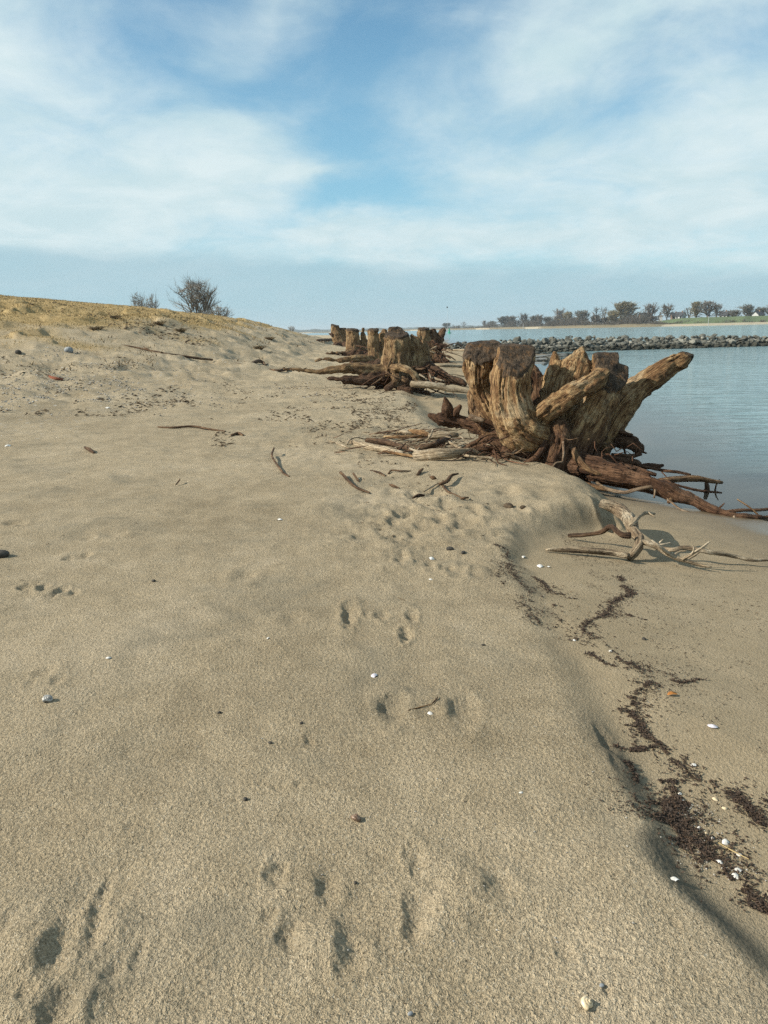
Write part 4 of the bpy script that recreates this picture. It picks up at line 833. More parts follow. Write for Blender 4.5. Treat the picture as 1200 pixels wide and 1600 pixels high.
# rubble core under the stones
vs = []; ns = 60
for i in range(ns+1):
    s = Ltot*i/ns; c = A0+ax_*s; t = dam_top(s)-.22
    for off, z in ((2.9, -.6), (1.1, t*.75), (.5, t), (-.5, t), (-2.6, -.6)): q = c+nrm*off; vs.append((q[0]-A0[0], q[1]-A0[1], z))
idx = np.arange((ns+1)*5).reshape(ns+1, 5); fq = np.stack([idx[:-1, :-1], idx[1:, :-1], idx[1:, 1:], idx[:-1, 1:]], -1).reshape(-1, 4)[:, ::-1]
obj("rubble_core", new_mesh("rubble_core", vs, fq, mat_rock, False), dam)
cand = []
s = -.6
rows = [(2.55, .04), (2.1, .20), (1.6, .42), (1.15, .62), (.7, .82), (.2, 1.0), (-.5, 1.02)]
for ri, (off, hf) in enumerate(rows):
    s = -.8+Lr.uniform(0, .4)
    while s < Ltot:
        sz = (.26+.52*Lr.random()**1.8)*(1.12 if ri > 3 else 1.0); c = A0+ax_*(s+Lr.normal()*.08)+nrm*(off+Lr.normal()*.14)
        z = hf*dam_top(s)+Lr.normal()*.08-.08; cand.append((c[0], c[1], z, sz, ri)); s += sz*.60
vis = sorted(cand, key=lambda c: (c[0]/c[1] > .56, -(c[4] < 6)*1.0, Lr.random()))
rest = vis[300:]
for i, (x, y, z, sz, ri) in enumerate(vis[:300]):
    o = obj("stone", rocks[int(Lr.integers(10))], dam); o.location = (x-A0[0], y-A0[1], z); o.scale = (sz*1.1, sz*.95, sz*.85); o.rotation_euler = tuple(Lr.uniform(-.5, .5, 2))+(Lr.uniform(0, 6.28),)
bv = []; bf = []; n0 = 0
for (x, y, z, sz, ri) in rest:
    me = rocks[int(Lr.integers(10))]; M = Matrix.Translation((x-A0[0], y-A0[1], z)) @ Matrix.Rotation(Lr.uniform(0, 6.28), 4, 'Z') @ Matrix.Rotation(Lr.uniform(-.5, .5), 4, 'X')
    bv += [tuple(M @ (v.co*sz)) for v in me.vertices]; bf += [tuple(i+n0 for i in p.vertices) for p in me.polygons]; n0 += len(me.vertices)
me = bpy.data.meshes.new("loose_stones"); me.from_pydata(bv, [], bf); me.materials.append(mat_rock); obj("loose_stones", me, dam, kind='stuff')
# low dark stones lying in the shallows before it
for i in range(34):
    px = RNG.uniform(735, 905); py = RNG.uniform(543, 553.5); 
    if px > 860: py = RNG.uniform(545, 549.5)
    q = P(px, py); sz = RNG.uniform(.3, .85)
    o = obj("shore_stone", rocks[i % 10], None, "dark wet stone lying low in the shallows before the dam", "stone", "dark stones in the shallows", None, (q.x, q.y, max(q.z, 0)+.02)); o.scale = (sz*1.2, sz, sz*.6); o.rotation_euler = (0, 0, RNG.uniform(0, 6))
for i in range(16):
    px = RNG.uniform(700, 742); py = RNG.uniform(528, 538); q = P(px, py); 
    if q.y > 100: continue
    sz = RNG.uniform(.3, .8)
    o = obj("shore_stone", rocks[i % 10], None, "grey stone scattered on sand where the dam meets the beach", "stone", "stones at the dam's landward end", None, (q.x, q.y, q.z+.05)); o.scale = (sz*1.2, sz, sz*.7); o.rotation_euler = (0, 0, RNG.uniform(0, 6))

# ------------------------------------------------------------------ far bank
BANK = [(200, 2300), (420, 1700), (560, 1450), (660, 1250), (700, 1080), (760, 860), (820, 700), (920, 530), (1000, 455), (1100, 415), (1200, 395), (1400, 375), (1800, 380)]
def bank_D(px): return float(np.interp(px, [b[0] for b in BANK], [b[1] for b in BANK]))
def dir_px(px): d = ray(px, 531.7-.0262*px); return np.array([d[0], d[1]])/d[1]
def bank_pt(px, back, z=0.0): 
    d = dir_px(px); Yd = bank_D(px)+back; return (d[0]*Yd, d[1]*Yd, z)
def dike(px): return float(S((px-985)/90.))
mat_bank, nt, bs = material("bank_grass_and_sand")
C = nt.coord(); n_ = nt.noise(C, .25, 5, .6); nf = nt.noise(C, 1.2, 4, .6)
sandc = nt.ramp(nf, [(.3, (.30, .25, .17)), (.7, (.42, .36, .26))]); green = nt.ramp(nf, [(.3, (.078, .108, .045)), (.7, (.125, .155, .072))]); reed = nt.ramp(nf, [(.3, (.12, .095, .055)), (.7, (.22, .18, .11))])
col = nt.mix(nt.step(nt.math('ADD', nt.attr('green'), nt.math('MULTIPLY', nt.math('SUBTRACT', n_, .5), .5)), .35, .65), reed, green)
col = nt.mix(nt.step(nt.math('ADD', nt.attr('sandy'), nt.math('MULTIPLY', nt.math('SUBTRACT', n_, .5), .6)), .4, .6), col, sandc)
nt.put(bs.inputs['Base Color'], col); nt.put(bs.inputs['Normal'], nt.bump(nf, .4, .8))
prof = [(-6, -.8, 0, 1), (0, -.05, 0, 1), (3, .35, 0, 1), (9, .8, 0, 1), (14, 1.1, .4, .55), (18, 1.4, 1, 0), (24, 1.6, 1, 0), (44, 1.9, 1, 0), (50, 2.0, 1, 0), (300, 2.2, .7, 0), (4000, 3, .6, 0)]
vs = []; gr_ = []; sa = []; pxs = np.arange(150, 1900, 6.0)
for px in pxs:
    k = dike(px); jit = 1+.5*float(vnoise(px*.05, 0.5, seed=77))
    for j, (b, z, g, s_) in enumerate(prof):
        if j in (6, 7): z = z+k*(.9 if j == 6 else 2.5)
        if j == 8: z = z+k*2.5
        lowb_ = (1-k)*.5 if 0 < j < 6 else 0
        vs.append(bank_pt(px, b*jit if b > 0 else b, z+lowb_*(j > 1))); gr_.append(g*k); sa.append(s_*(.12+.88*max(float(S((px-1015)/50.)), .55*float(S((vnoise(px*.04, 0.2, seed=78)-.25)*3)))))
m_ = len(prof); idx = np.arange(len(vs)).reshape(len(pxs), m_); fq = np.stack([idx[:-1, :-1], idx[1:, :-1], idx[1:, 1:], idx[:-1, 1:]], -1).reshape(-1, 4)
obj("far_bank", new_mesh("far_bank", vs, fq, mat_bank, True, dict(green=gr_, sandy=sa)), kind='structure')
# distant wooded rise, kilometres off
mat_hill, nt, bs = material("distant_woodland"); C = nt.coord()
nt.put(bs.inputs['Base Color'], nt.ramp(nt.noise(C, .02, 4, .6), [(.3, (.045, .055, .045)), (.7, (.085, .090, .070))]))
vs = []; xs = np.arange(-1900, 2300, 9.0)
for x in xs:
    t = 9+5*float(fbm(x*.0022+3, .3, oct=3, seed=81))+2.6*float(fbm(x*.03, .7, oct=3, seed=82)); yb = 2900+.05*x
    t = max(t, 5.5)
    for (b, z) in ((0, -1), (6, t*.7), (25, t), (140, t+1.5), (600, 1)): vs.append((x*(1+b/2900.), yb+b, z))
idx = np.arange(len(vs)).reshape(len(xs), 5); fq = np.stack([idx[:-1, :-1], idx[1:, :-1], idx[1:, 1:], idx[:-1, 1:]], -1).reshape(-1, 4)
obj("distant_hills", new_mesh("distant_hills", vs, fq, mat_hill, True), kind='structure')

# ------------------------------------------------------------------ bare trees
def prisms(segs):
    s = np.array(segs); p0, p1, r0, r1 = s[:, :3], s[:, 3:6], s[:, 6], s[:, 7]
    t = p1-p0; t /= np.linalg.norm(t, axis=1)[:, None]+1e-9
    a = np.where(np.abs(t[:, 2:3]) < .9, np.array([[0, 0, 1.0]]), np.array([[1.0, 0, 0]])); u = np.cross(t, a); u /= np.linalg.norm(u, axis=1)[:, None]; w_ = np.cross(t, u)
    V = []
    for p, r in ((p0, r0), (p1, r1)):
        for k in range(3):
            an = k*2*math.pi/3; V.append(p+r[:, None]*(u*math.cos(an)+w_*math.sin(an)))
    V = np.stack(V, 1).reshape(-1, 3); b = np.arange(len(s))[:, None]*6
    Q = np.concatenate([b+np.array([[k, (k+1) % 3, 3+(k+1) % 3, 3+k]]) for k in range(3)]); return V, Q
def grow(seed, H, spread, trunk_h, levels=5, nb=4, up=.35, r0=None, minr=.006, kids=(3, 4), **_):
    """a leafless tree that forks from low down; returns (wood segments, twig segments)"""
    r = random.Random(seed); W = []; T = []
    def rec(p, d, L, rad, lv):
        n = 3 if lv < 3 else 2; pts = [p]
        for i in range(n):
            d = (d+Vector((r.gauss(0, .16), r.gauss(0, .16), r.gauss(0, .1)+up*.22))).normalized(); q = pts[-1]+d*(L/n)
            (W if lv < 2 else T).append((*pts[-1], *q, max(rad*(1-.45*i/n), minr), max(rad*(1-.45*(i+1)/n), minr*.8))); pts.append(q)
        if lv >= levels: return
        for j in range(r.randint(*kids)):
            f = r.uniform(.25, 1.0) if j else 1.0; q = pts[min(n, int(f*n+.5))]
            ang = r.uniform(.25, .8)*spread; ph = r.uniform(0, 6.283); ax = Vector((math.cos(ph), math.sin(ph), 0)); side = (ax-d*ax.dot(d)).normalized()
            rec(q, (d*math.cos(ang)+side*math.sin(ang)).normalized(), L*r.uniform(.55, .78), rad*r.uniform(.42, .6), lv+1)
    rad = r0 or H*.028
    W.append((0, 0, -.3, 0, 0, trunk_h, rad*1.25, rad))
    for j in range(nb):
        ph = 6.283*(j+r.uniform(-.3, .3))/nb; ang = r.uniform(.2, .85)*spread
        rec(Vector((0, 0, trunk_h*r.uniform(.6, 1.0))), Vector((math.cos(ph)*math.sin(ang), math.sin(ph)*math.sin(ang), math.cos(ang))), (H-trunk_h)*r.uniform(.34, .44), rad*r.uniform(.5, .75), 1)
    k = H/max(s[5] for s in T); sc = lambda S_: [tuple(c*k for c in s) for s in S_]
    return sc(W), sc(T)
def crown(seed, H, wd, z0, z1, n=420, tw=5, minr=.05, stems=1, top=.5, side=.45, bend=.25, rise=(-.25, .85)):
    """a leafless tree grown to fill an egg-shaped crown between heights z0 and z1 (width wd); widest at the fraction 'top'"""
    r = random.Random(seed); W = []; T = []; g = r.gauss
    def env(z): 
        t = (z-z0)/(z1-z0); 
        return 0 if t <= 0 or t >= 1 else wd/2*((1-((top-t)/top)**2)**.5 if t < top else (1-((t-top)/(1-top))**2)**.55)
    lobes = [(r.uniform(0, 6.28), r.uniform(.75, 1.12)) for _ in range(7)]
    def lobe(a): return min(1.15, max(k*(.72+.28*math.cos(a-b)) for b, k in lobes))
    axes = []
    for s in range(stems):
        ph = 6.28*s/max(stems, 1)+r.random(); off = 0 if stems == 1 else wd*.27; p = Vector((0, 0, -.3)); zt = z1*(r.uniform(.80, 1) if s else .97); pts = [p]
        for i in range(1, 7): t = i/6; p = Vector((off*t*math.cos(ph)+g(0, .02*H), off*t*math.sin(ph)+g(0, .02*H), -.3+(zt+.3)*t)); pts.append(p)
        R_ = H*.024/(stems**.4)
        for i in range(6): W.append((*pts[i], *pts[i+1], R_*(1-i/6.6)+minr, R_*(1-(i+1)/6.6)+minr*.8))
        axes.append(pts)
    for i in range(n//6):
        ax = r.choice(axes); t = r.uniform(max(.05, z0/z1*.5), .95)**.85; f = t*6; a = int(min(f, 5)); st = ax[a].lerp(ax[a+1], f-a)
        ph = r.uniform(0, 6.28); ze = min(z1*.98, max(z0+.2, st.z+(z1-st.z)*r.uniform(*rise))); rr_ = env(ze)*lobe(ph)*r.uniform(.45, 1.0)
        en = Vector((rr_*math.cos(ph), rr_*math.sin(ph), ze)); L = (en-st).length
        pts = [st]
        for k in (1, 2, 3): u = k/3; q = st.lerp(en, u); q.z -= L*bend*u*(1-u)*(.7); q += Vector((g(0, .03), g(0, .03), g(0, .03)))*L; pts.append(q)
        rad = min(H*.009, L*.02)
        for k in range(3): (W if i % 3 == 0 else T).append((*pts[k], *pts[k+1], rad*(1-k/4)+minr, rad*(1-(k+1)/4)+minr*.8))
        for k in range(6+tw):
            u = r.uniform(.2, 1)*3; a = int(min(u, 2)); q = pts[a].lerp(pts[a+1], u-a); d = (en-st).normalized()+Vector((g(0, side), g(0, side), abs(g(.35, .3)))); d.normalize(); l = L*r.uniform(.12, .40)
            m = q+d*l*.5+Vector((g(0, .04), g(0, .04), 0))*l; e = q+d*l+Vector((g(0, .1), g(0, .1), .12))*l
            T.append((*q, *m, minr, minr*.8)); T.append((*m, *e, minr*.8, minr*.6))
            if tw > 3: d2 = (d+Vector((g(0, .6), g(0, .6), .3))).normalized(); T.append((*m, *(m+d2*l*.5), minr*.7, minr*.5))
    return W, T
def bark_mat(name, c0, c1):
    m, nt, b = material(name); nt.put(b.inputs['Base Color'], nt.ramp(nt.noise(nt.coord(), 1.5, 3, .6), [(.35, c0), (.65, c1)])); return m
M_BARK = bark_mat("bark_grey_brown", (.085, .070, .055), (.15, .125, .10)); M_TWIG = bark_mat("twigs_grey_brown", (.12, .10, .082), (.19, .165, .135))
M_TWIG_GREY = bark_mat('twigs_grey', (.20, .19, .17), (.30, .285, .26)); M_TWIG_OLIVE = bark_mat("twigs_willow_olive", (.17, .145, .085), (.26, .22, .13)); M_TWIG_DUN = bark_mat("twigs_dun", (.13, .12, .095), (.20, .185, .15))
def tree_meshes(tag_, *a, twig=None, fn=None, **k):
    W, T = (fn or grow)(*a, **k); return new_mesh(tag_+"_wood", *prisms(W), M_BARK, False), new_mesh(tag_+"_twigs", *prisms(T), twig or M_TWIG, False)
def plant(name, meshes, loc, sc, rz, label, cat, group):
    o = empty(name, loc, label, cat, group); o.scale = sc; o.rotation_euler = (0, 0, rz)
    obj("trunk", meshes[0], o); obj("crown", meshes[1], o); return o
KIND = {
 'oak':    tree_meshes("oak", 3, 10, 8.5, -.8, 10, fn=crown, n=360, tw=4, top=.5, minr=.05, stems=3, twig=M_TWIG),
 'poplar': tree_meshes("poplar", 5, 10, 4.5, -1.5, 10, fn=crown, n=300, tw=4, top=.5, minr=.05, stems=2, twig=M_TWIG),
 'willow': tree_meshes("willow", 8, 10, 9.5, -3.5, 10, fn=crown, n=620, tw=6, top=.5, minr=.06, stems=5, twig=M_TWIG_OLIVE),
 'thin':   tree_meshes("thin", 12, 10, 5, 1.5, 10, fn=crown, n=170, tw=2, top=.7, minr=.05, stems=2, twig=M_TWIG),
 'round':  tree_meshes("round", 15, 10, 10, -4, 10, fn=crown, n=560, tw=5, top=.48, minr=.06, stems=3, twig=M_TWIG_DUN),
}
# px centre, photo y of the top, width px, kind, metres behind the water's edge, label
FT = [
 (697, 505, 15, 'round', 40, "small rounded tree leftmost on the far bank, behind the tall beacon"),
 (725, 503, 8, 'thin', 40, "small thin tree just right of the beacon on the far bank"),
 (757, 501, 7, 'poplar', 40, "tiny narrow tree standing alone on the low far bank"),
 (769, 502, 12, 'round', 40, "small dense tree at the left end of the wide far thicket"),
 (790, 495, 32, 'round', 40, "broad low dome-shaped tree mass on the far bank"),
 (819, 490, 15, 'oak', 40, "upright tree just right of the broad dome-shaped one"),
 (843, 491, 15, 'thin', 35, "sparse pale tree between the upright tree and the tall dark one"),
 (873, 483, 20, 'oak', 40, "tall dark forked tree left of the middle of the far bank"),
 (888, 488, 15, 'willow', 40, "narrow olive tree touching the tall dark forked one"),
 (910, 486, 26, 'round', 40, "wide pale open tree in the middle of the far bank"),
 (931, 480, 13, 'thin', 40, "tall thin tree, left one of a close pair"),
 (943, 480, 12, 'thin', 46, "tall thin tree, right one of a close pair"),
 (958, 486, 20, 'willow', 40, "lower bushy tree leaning against the big rounded willow"),
 (976, 473, 36, 'willow', 40, "biggest rounded olive willow on the far bank"),
 (1014, 475, 24, 'oak', 60, "open tree right of the biggest willow, above a dark roof"),
 (1041, 476, 22, 'oak', 58, "open tree beside the white gabled house"),
 (1076, 481, 16, 'thin', 62, "small tree left of the tall olive clump on the dike"),
 (1087, 473, 20, 'willow', 60, "left tree of the tall olive clump on the dike"),
 (1104, 471, 22, 'poplar', 60, "tallest middle tree of the olive clump on the dike"),
 (1119, 475, 20, 'oak', 60, "right hand open tree of the olive clump on the dike"),
 (1147, 485, 22, 'round', 80, "low hedge-like tree behind the green dike"),
 (1168, 477, 22, 'round', 80, "dark dense tree behind the green dike near the right edge"),
 (1186, 481, 18, 'round', 80, "smaller dark tree beside the dense one near the right edge"),
 (1205, 478, 22, 'oak', 80, "dark tree cut by the right edge of the view"),
 (1250, 478, 30, 'round', 80, "tree farther along the dike outside the view"),
 (1330, 474, 34, 'willow', 60, "willow farther along the dike outside the view"),
]
def hz(px): return 531.7-.0262*px
for i, (px, top, wpx, kind, back, lb) in enumerate(FT):
    d = bank_D(px)+back; k = dike(px); z0 = 2.0+(2.0*k if 50 <= back <= 64 else 0)
    zt = HC+(hz(px)-top)*d/F; H = zt-z0; me = KIND[kind]; b = me[1]
    vv = np.array([v.co for v in b.vertices]) if 'w' not in b else None
    if vv is not None: b['w'] = float(np.percentile(np.abs(vv[:, :2]), 97)*2)
    sw = wpx*d/F/b['w']; loc = bank_pt(px, back, z0)
    plant("bare_tree", me, loc, (sw, sw, H/10), i*1.7, lb, "tree", "bare trees along the far bank")
for i in range(20):
    px = 800+i*11.5+RNG.uniform(-4, 4); kind = ['round', 'oak', 'willow', 'thin', 'poplar'][int(RNG.integers(5))]; back = 44+RNG.uniform(0, 14); d = bank_D(px)+back
    H = (hz(px)-RNG.uniform(487, 496)+float(np.interp(px, [800, 1030], [3.5, -1.0]))*0)*d/F*RNG.uniform(.55, .85); me = KIND[kind]; sw = RNG.uniform(14, 22)*d/F/me[1]['w']
    plant("bare_tree", me, bank_pt(px, back, 2.0), (sw, sw, H/10), i*2.3, "low bare tree filling the continuous treeline behind the taller ones", "tree", "low trees filling the far treeline")
# scrub between the trees
SG = []
for i in range(520):
    px = RNG.uniform(690, 1075) if i < 460 else RNG.uniform(1075, 1330); px = px if RNG.random() > .25 else RNG.uniform(820, 1000)
    back = RNG.uniform(18, 42) if px < 1010 else RNG.uniform(14, 26); d = bank_D(px)
    x, y, z = bank_pt(px, back, 1.3); h = RNG.uniform(1.8, 5.2)*(1.5 if px < 1010 else .5)*(.4+.6*float(S((vnoise(px*.06, .1, seed=91)+.8))))
    for j in range(34):
        a = RNG.uniform(0, 6.28); t = RNG.uniform(.05, .75); R_ = RNG.uniform(0, 2.2)
        p = np.array([x+R_*math.cos(a*3), y+R_*math.sin(a*3), z-.3]); q = p+np.array([math.cos(a)*t*h*.7, math.sin(a)*t*h*.7, h*RNG.uniform(.5, 1.0)])
        SG.append((*p, *q, .09, .05))
v_, q_ = prisms(SG); obj("scrub", new_mesh("scrub", v_, q_, M_TWIG, False), kind='stuff', label="brown leafless scrub along the far bank", cat="scrub")
# houses behind the dike
def flatmat(name, c, rough=.8):
    m, nt, b = material(name); nt.put(b.inputs['Base Color'], nt.mix(1.0, c, nt.ramp(nt.noise(nt.coord(), 2.5, 4, .6), [(.3, .82), (.7, 1.08)]), 'MULTIPLY')); b.inputs['Roughness'].default_value = rough; return m
M_WHITE = flatmat("white_render", (.46, .46, .45)); M_ROOF = flatmat("dark_roof", (.050, .052, .058)); M_BRICK = flatmat("brown_brick", (.20, .13, .09)); M_PANE = flatmat("dark_glass", (.03, .035, .04), .15)
def boxv(x0, x1, y0, y1, z0, z1):
    v = [(x, y, z) for z in (z0, z1) for y in (y0, y1) for x in (x0, x1)]
    return np.array(v, float), np.array([(0, 2, 3, 1), (4, 5, 7, 6), (0, 1, 5, 4), (1, 3, 7, 5), (3, 2, 6, 7), (2, 0, 4, 6)])
def house(px, py_base, wpx, hpx, back, wall, label, rz=0.0):
    d = bank_D(px)+back; s = wpx*d/F; H = hpx*d/F; z0 = HC+(hz(px)-py_base)*d/F-2.0; loc = bank_pt(px, back, z0); H += 2.0
    o = empty("house", loc, label, "house", "houses behind the far bank"); o.rotation_euler = (0, 0, rz)
    e = H*.55; L = s*.8
    v = [(-s/2, -L/2, 0), (s/2, -L/2, 0), (s/2, L/2, 0), (-s/2, L/2, 0), (-s/2, -L/2, e), (s/2, -L/2, e), (s/2, L/2, e), (-s/2, L/2, e), (-s/2, 0, H), (s/2, 0, H)]
    me = bpy.data.meshes.new("wall"); me.from_pydata(v, [], [(0, 1, 5, 4), (1, 2, 6, 9, 5), (2, 3, 7, 6), (3, 0, 4, 8, 7)]); me.materials.append(wall); obj("wall", me, o)
    g = .35; rv = []
    for dz in (.02, .30):
        rv += [(-s/2-g, -L/2-g, e-.3+dz), (s/2+g, -L/2-g, e-.3+dz), (s/2+g, 0, H+dz), (-s/2-g, 0, H+dz), (s/2+g, L/2+g, e-.3+dz), (-s/2-g, L/2+g, e-.3+dz)]
    fr_ = [(6, 7, 8, 9), (9, 8, 10, 11), (0, 3, 2, 1), (3, 5, 4, 2), (0, 1, 7, 6), (1, 2, 8, 7), (2, 4, 10, 8), (4, 5, 11, 10), (5, 3, 9, 11), (3, 0, 6, 9)]
    me = bpy.data.meshes.new("roof"); me.from_pydata(rv, [], fr_); me.materials.append(M_ROOF); rf = obj("roof", me, o)
    bv_, bf_ = boxv(s*.15, s*.15+.7, -.35, .35, H-.2, H+1.0); obj("chimney", new_mesh("chimney", bv_, bf_, M_BRICK, False), rf)
    for wx_ in (-.27, .22):
        bv_, bf_ = boxv(s*wx_-.55, s*wx_+.55, -L/2-.04, -L/2+.05, e*.45, e*.85); obj("window", new_mesh("window", bv_, bf_, M_PANE, False), o)
    bv_, bf_ = boxv(s/2-.05, s/2+.04, -.6, .6, e*.5, e*.95); obj("window", new_mesh("window", bv_, bf_, M_PANE, False), o)
    return o
house(1008, 497, 17, 7, 75, M_BRICK, "dark roofed house half hidden by scrub right of the biggest willow")
house(1031, 497, 8, 6, 80, M_WHITE, "small white house between the two open trees", 1.2)
house(1053, 496, 9, 6, 85, M_BRICK, "brown house directly left of the white gabled one")
house(1063, 496, 12, 7, 75, M_WHITE, "white gabled house with dark roof left of the olive clump", -.9)
house(1131, 495, 12, 7, 80, M_WHITE, "white gabled house with dark roof right of the olive clump", -.8)
house(1184, 493, 14, 5, 70, M_WHITE, "low pale house near the right edge", .5)
house(926, 505, 5, 4, 48, M_WHITE, "tiny white building at the water's edge beneath the pair of thin trees", 1.0)
house(944, 503, 6, 4, 60, M_WHITE, "tiny white building behind the pair of thin trees", .4)
house(567, 520, 3.4, 3, 40, M_WHITE, "white speck of a building far over the water, left of two", .9)
house(573, 520, 3.8, 4, 40, M_WHITE, "white speck of a building far over the water, right of two", .9)

# beacons and buoy
M_STEEL = flatmat("pale_steel", (.42, .43, .42), .5); M_GREEN = flatmat("green_buoy_paint", (.02, .26, .16), .45); M_BLACK = flatmat("dark_topmark", (.03, .03, .035))
def turned(profile, n=10):
    v = []; f = []
    for (r_, z) in profile:
        for k in range(n): a = 2*math.pi*k/n; v.append((r_*math.cos(a), r_*math.sin(a), z))
    for i in range(len(profile)-1):
        for k in range(n): f.append((i*n+k, i*n+(k+1) % n, (i+1)*n+(k+1) % n, (i+1)*n+k))
    return np.array(v), np.array(f)
def mast(px, py_top, dist, wr, label, topm=True):
    d = dir_px(px)*dist; zt = HC+(hz(px)-py_top)*dist/F; o = empty("beacon_mast", (d[0], d[1], -1), label, "beacon")
    obj("pole", new_mesh("pole", *turned([(wr*1.3, 0), (wr*1.3, 2.5), (wr, 2.6), (wr*.7, zt+1), (.01, zt+1.02)]), M_STEEL), o)
    if topm: obj("lantern", new_mesh("lantern", *turned([(.02, zt-.2), (.5, zt-.1), (.5, zt+.9), (.02, zt+1.1)]), M_BLACK), o)
mast(699, 481, 620, .10, "tall slender mast with a dark lamp above the river, left of the trees")
mast(817.5, 506, 640, .14, "short pale post at the far bank beneath the upright tree", False)
mast(1107, 491, 405, .10, "pale signal post on the dike before the olive clump", True)
d = dir_px(702)*330; o = empty("channel_buoy", (d[0], d[1], 0), "small green cone-topped buoy floating on the river by the dark ragged stump", "buoy")
obj("float", new_mesh("float", *turned([(.02, -.4), (.8, -.3), (.85, .25), (.5, .35), (.02, .36)], 12), M_GREEN), o)
obj("tower", new_mesh("tower", *turned([(.42, .34), (.28, 1.3), (.02, 1.31)], 10), M_GREEN), o); obj("topmark", new_mesh("topmark", *turned([(.40, 1.4), (.02, 2.2)], 10), M_GREEN), o)

# ------------------------------------------------------------------ trees and shrubs behind the dune
def dune_plant(px, top, dist, wpx, meshes, label, cat, base_w, rz=0.0, name="bare_tree", squat=1.0):
    d = dir_px(px)*dist; z0 = gz(d[0], d[1])-.05; zt = HC+(hz(px)-top)*dist/F; H = zt-z0; sw = wpx*dist/F/base_w
    plant(name, meshes, (d[0], d[1], z0), (sw, sw, H/10), rz, label, cat, "bare trees behind the dune")
def width_of(me): v = np.array([tuple(v.co) for v in me.vertices]); return float(np.percentile(np.abs(v[:, :2]), 97)*2)
big_t = tree_meshes("dune_willow", 21, 10, 10, -1.0, 10, fn=crown, n=560, tw=4, top=.58, minr=.015, stems=7, side=.32, bend=-.15, rise=(.25, 1.0), twig=M_TWIG_GREY)
bush_t = tree_meshes("dune_bush", 24, 10, 8, -3, 10, fn=crown, n=300, tw=4, top=.45, minr=.02, stems=7, side=.32, bend=-.15, rise=(.1, .8), twig=M_TWIG_GREY)
dune_plant(312, 445, 88, 62, big_t, "largest bare tree with a fan of branches behind the dune crest", "tree", width_of(big_t[1]), .4)
dune_plant(345, 478, 92, 36, bush_t, "low bare bush right of the largest dune tree", "bush", width_of(bush_t[1]), 1.0, "bare_bush")
dune_plant(326, 486, 86, 24, bush_t, "small dark bush at the foot of the largest dune tree", "bush", width_of(bush_t[1]), 2.0, "bare_bush")
dune_plant(221, 459, 110, 22, bush_t, "left of two small rounded shrubs beyond the dune", "bush", width_of(bush_t[1]), 3.0, "bare_bush")
dune_plant(241, 461, 112, 20, bush_t, "right of two small rounded shrubs beyond the dune", "bush", width_of(bush_t[1]), 4.2, "bare_bush")
dune_plant(456, 509, 420, 10, bush_t, "tiny far bush on the horizon right of the dune", "bush", width_of(bush_t[1]), 1.2, "bare_bush")
# ------------------------------------------------------------------ small things on the sand
_lr = np.log(rr); _zg = GZ.reshape(nr, na)
def gzz(x, y):
    """height of the built ground sheet (prints and all)"""
    x = np.atleast_1d(np.asarray(x, float)); y = np.atleast_1d(np.asarray(y, float))
    r = np.clip(np.hypot(x, y), rr[0], rr[-1]*.99); a = np.arctan2(x, y)
    i = np.clip(np.searchsorted(rr, r)-1, 0, nr-2); j = np.clip(np.searchsorted(th, a)-1, 0, na-2)
    u = (r-rr[i])/(rr[i+1]-rr[i]); v = np.clip((a-th[j])/(th[j+1]-th[j]), 0, 1)
    return _zg[i, j]*(1-u)*(1-v)+_zg[i+1, j]*u*(1-v)+_zg[i, j+1]*(1-u)*v+_zg[i+1, j+1]*u*v
R7 = np.random.default_rng(77)
def shards(x, y, ln, wd, th_, lift=.5, curl=.3, ang=None, pitch=.25):
    """many little solid bits: bent spindles (6 vertices, 8 faces each)"""
    n = len(x); a = R7.uniform(0, 6.283, n) if ang is None else ang; p = R7.normal(0, pitch, n)
    d = np.stack([np.cos(a)*np.cos(p), np.sin(a)*np.cos(p), np.sin(p)], 1); s = np.stack([-np.sin(a), np.cos(a), np.zeros(n)], 1); u = np.cross(d, s)
    c = np.stack([x, y, gzz(x, y)+th_*lift+np.abs(np.sin(p))*ln*.42], 1); cu = R7.normal(0, curl, n)
    mid = c+s*(cu*ln*.5)[:, None]
    o = R7.uniform(-.2, .2, n)[:, None]*d*ln[:, None]
    V = np.stack([c-d*ln[:, None]/2, c+d*ln[:, None]/2, mid+s*wd[:, None]/2+o, mid-s*wd[:, None]/2+o, mid+u*th_[:, None]/2, mid-u*th_[:, None]/2], 1).reshape(-1, 3)
    T = np.array([(0, 2, 4), (0, 4, 3), (0, 3, 5), (0, 5, 2), (1, 4, 2), (1, 3, 4), (1, 5, 3), (1, 2, 5)])
    return V, (np.arange(n)[:, None, None]*6+T[None]).reshape(-1, 3)
def simple_mat(name, c0, c1, sc=30, rough=.85, spec=.2):
    m, nt, b = material(name); C = nt.coord(); n = nt.noise(C, sc, 3, .65)
    nt.put(b.inputs['Base Color'], nt.ramp(n, [(.35, c0), (.65, c1)])); nt.put(b.inputs['Roughness'], rough); b.inputs['Specular IOR Level'].default_value = spec
    return m
M_WRACK = simple_mat("dark_wrack", (.016, .011, .008), (.072, .044, .027), 60, .7, .3)
M_LITTER = simple_mat("brown_litter", (.035, .025, .016), (.13, .092, .055), 9)
M_WEED = simple_mat('brown_weed', (.075, .052, .028), (.22, .16, .085), 4)
M_PEB = simple_mat("mixed_pebbles", (.12, .11, .095), (.48, .45, .40), 14)
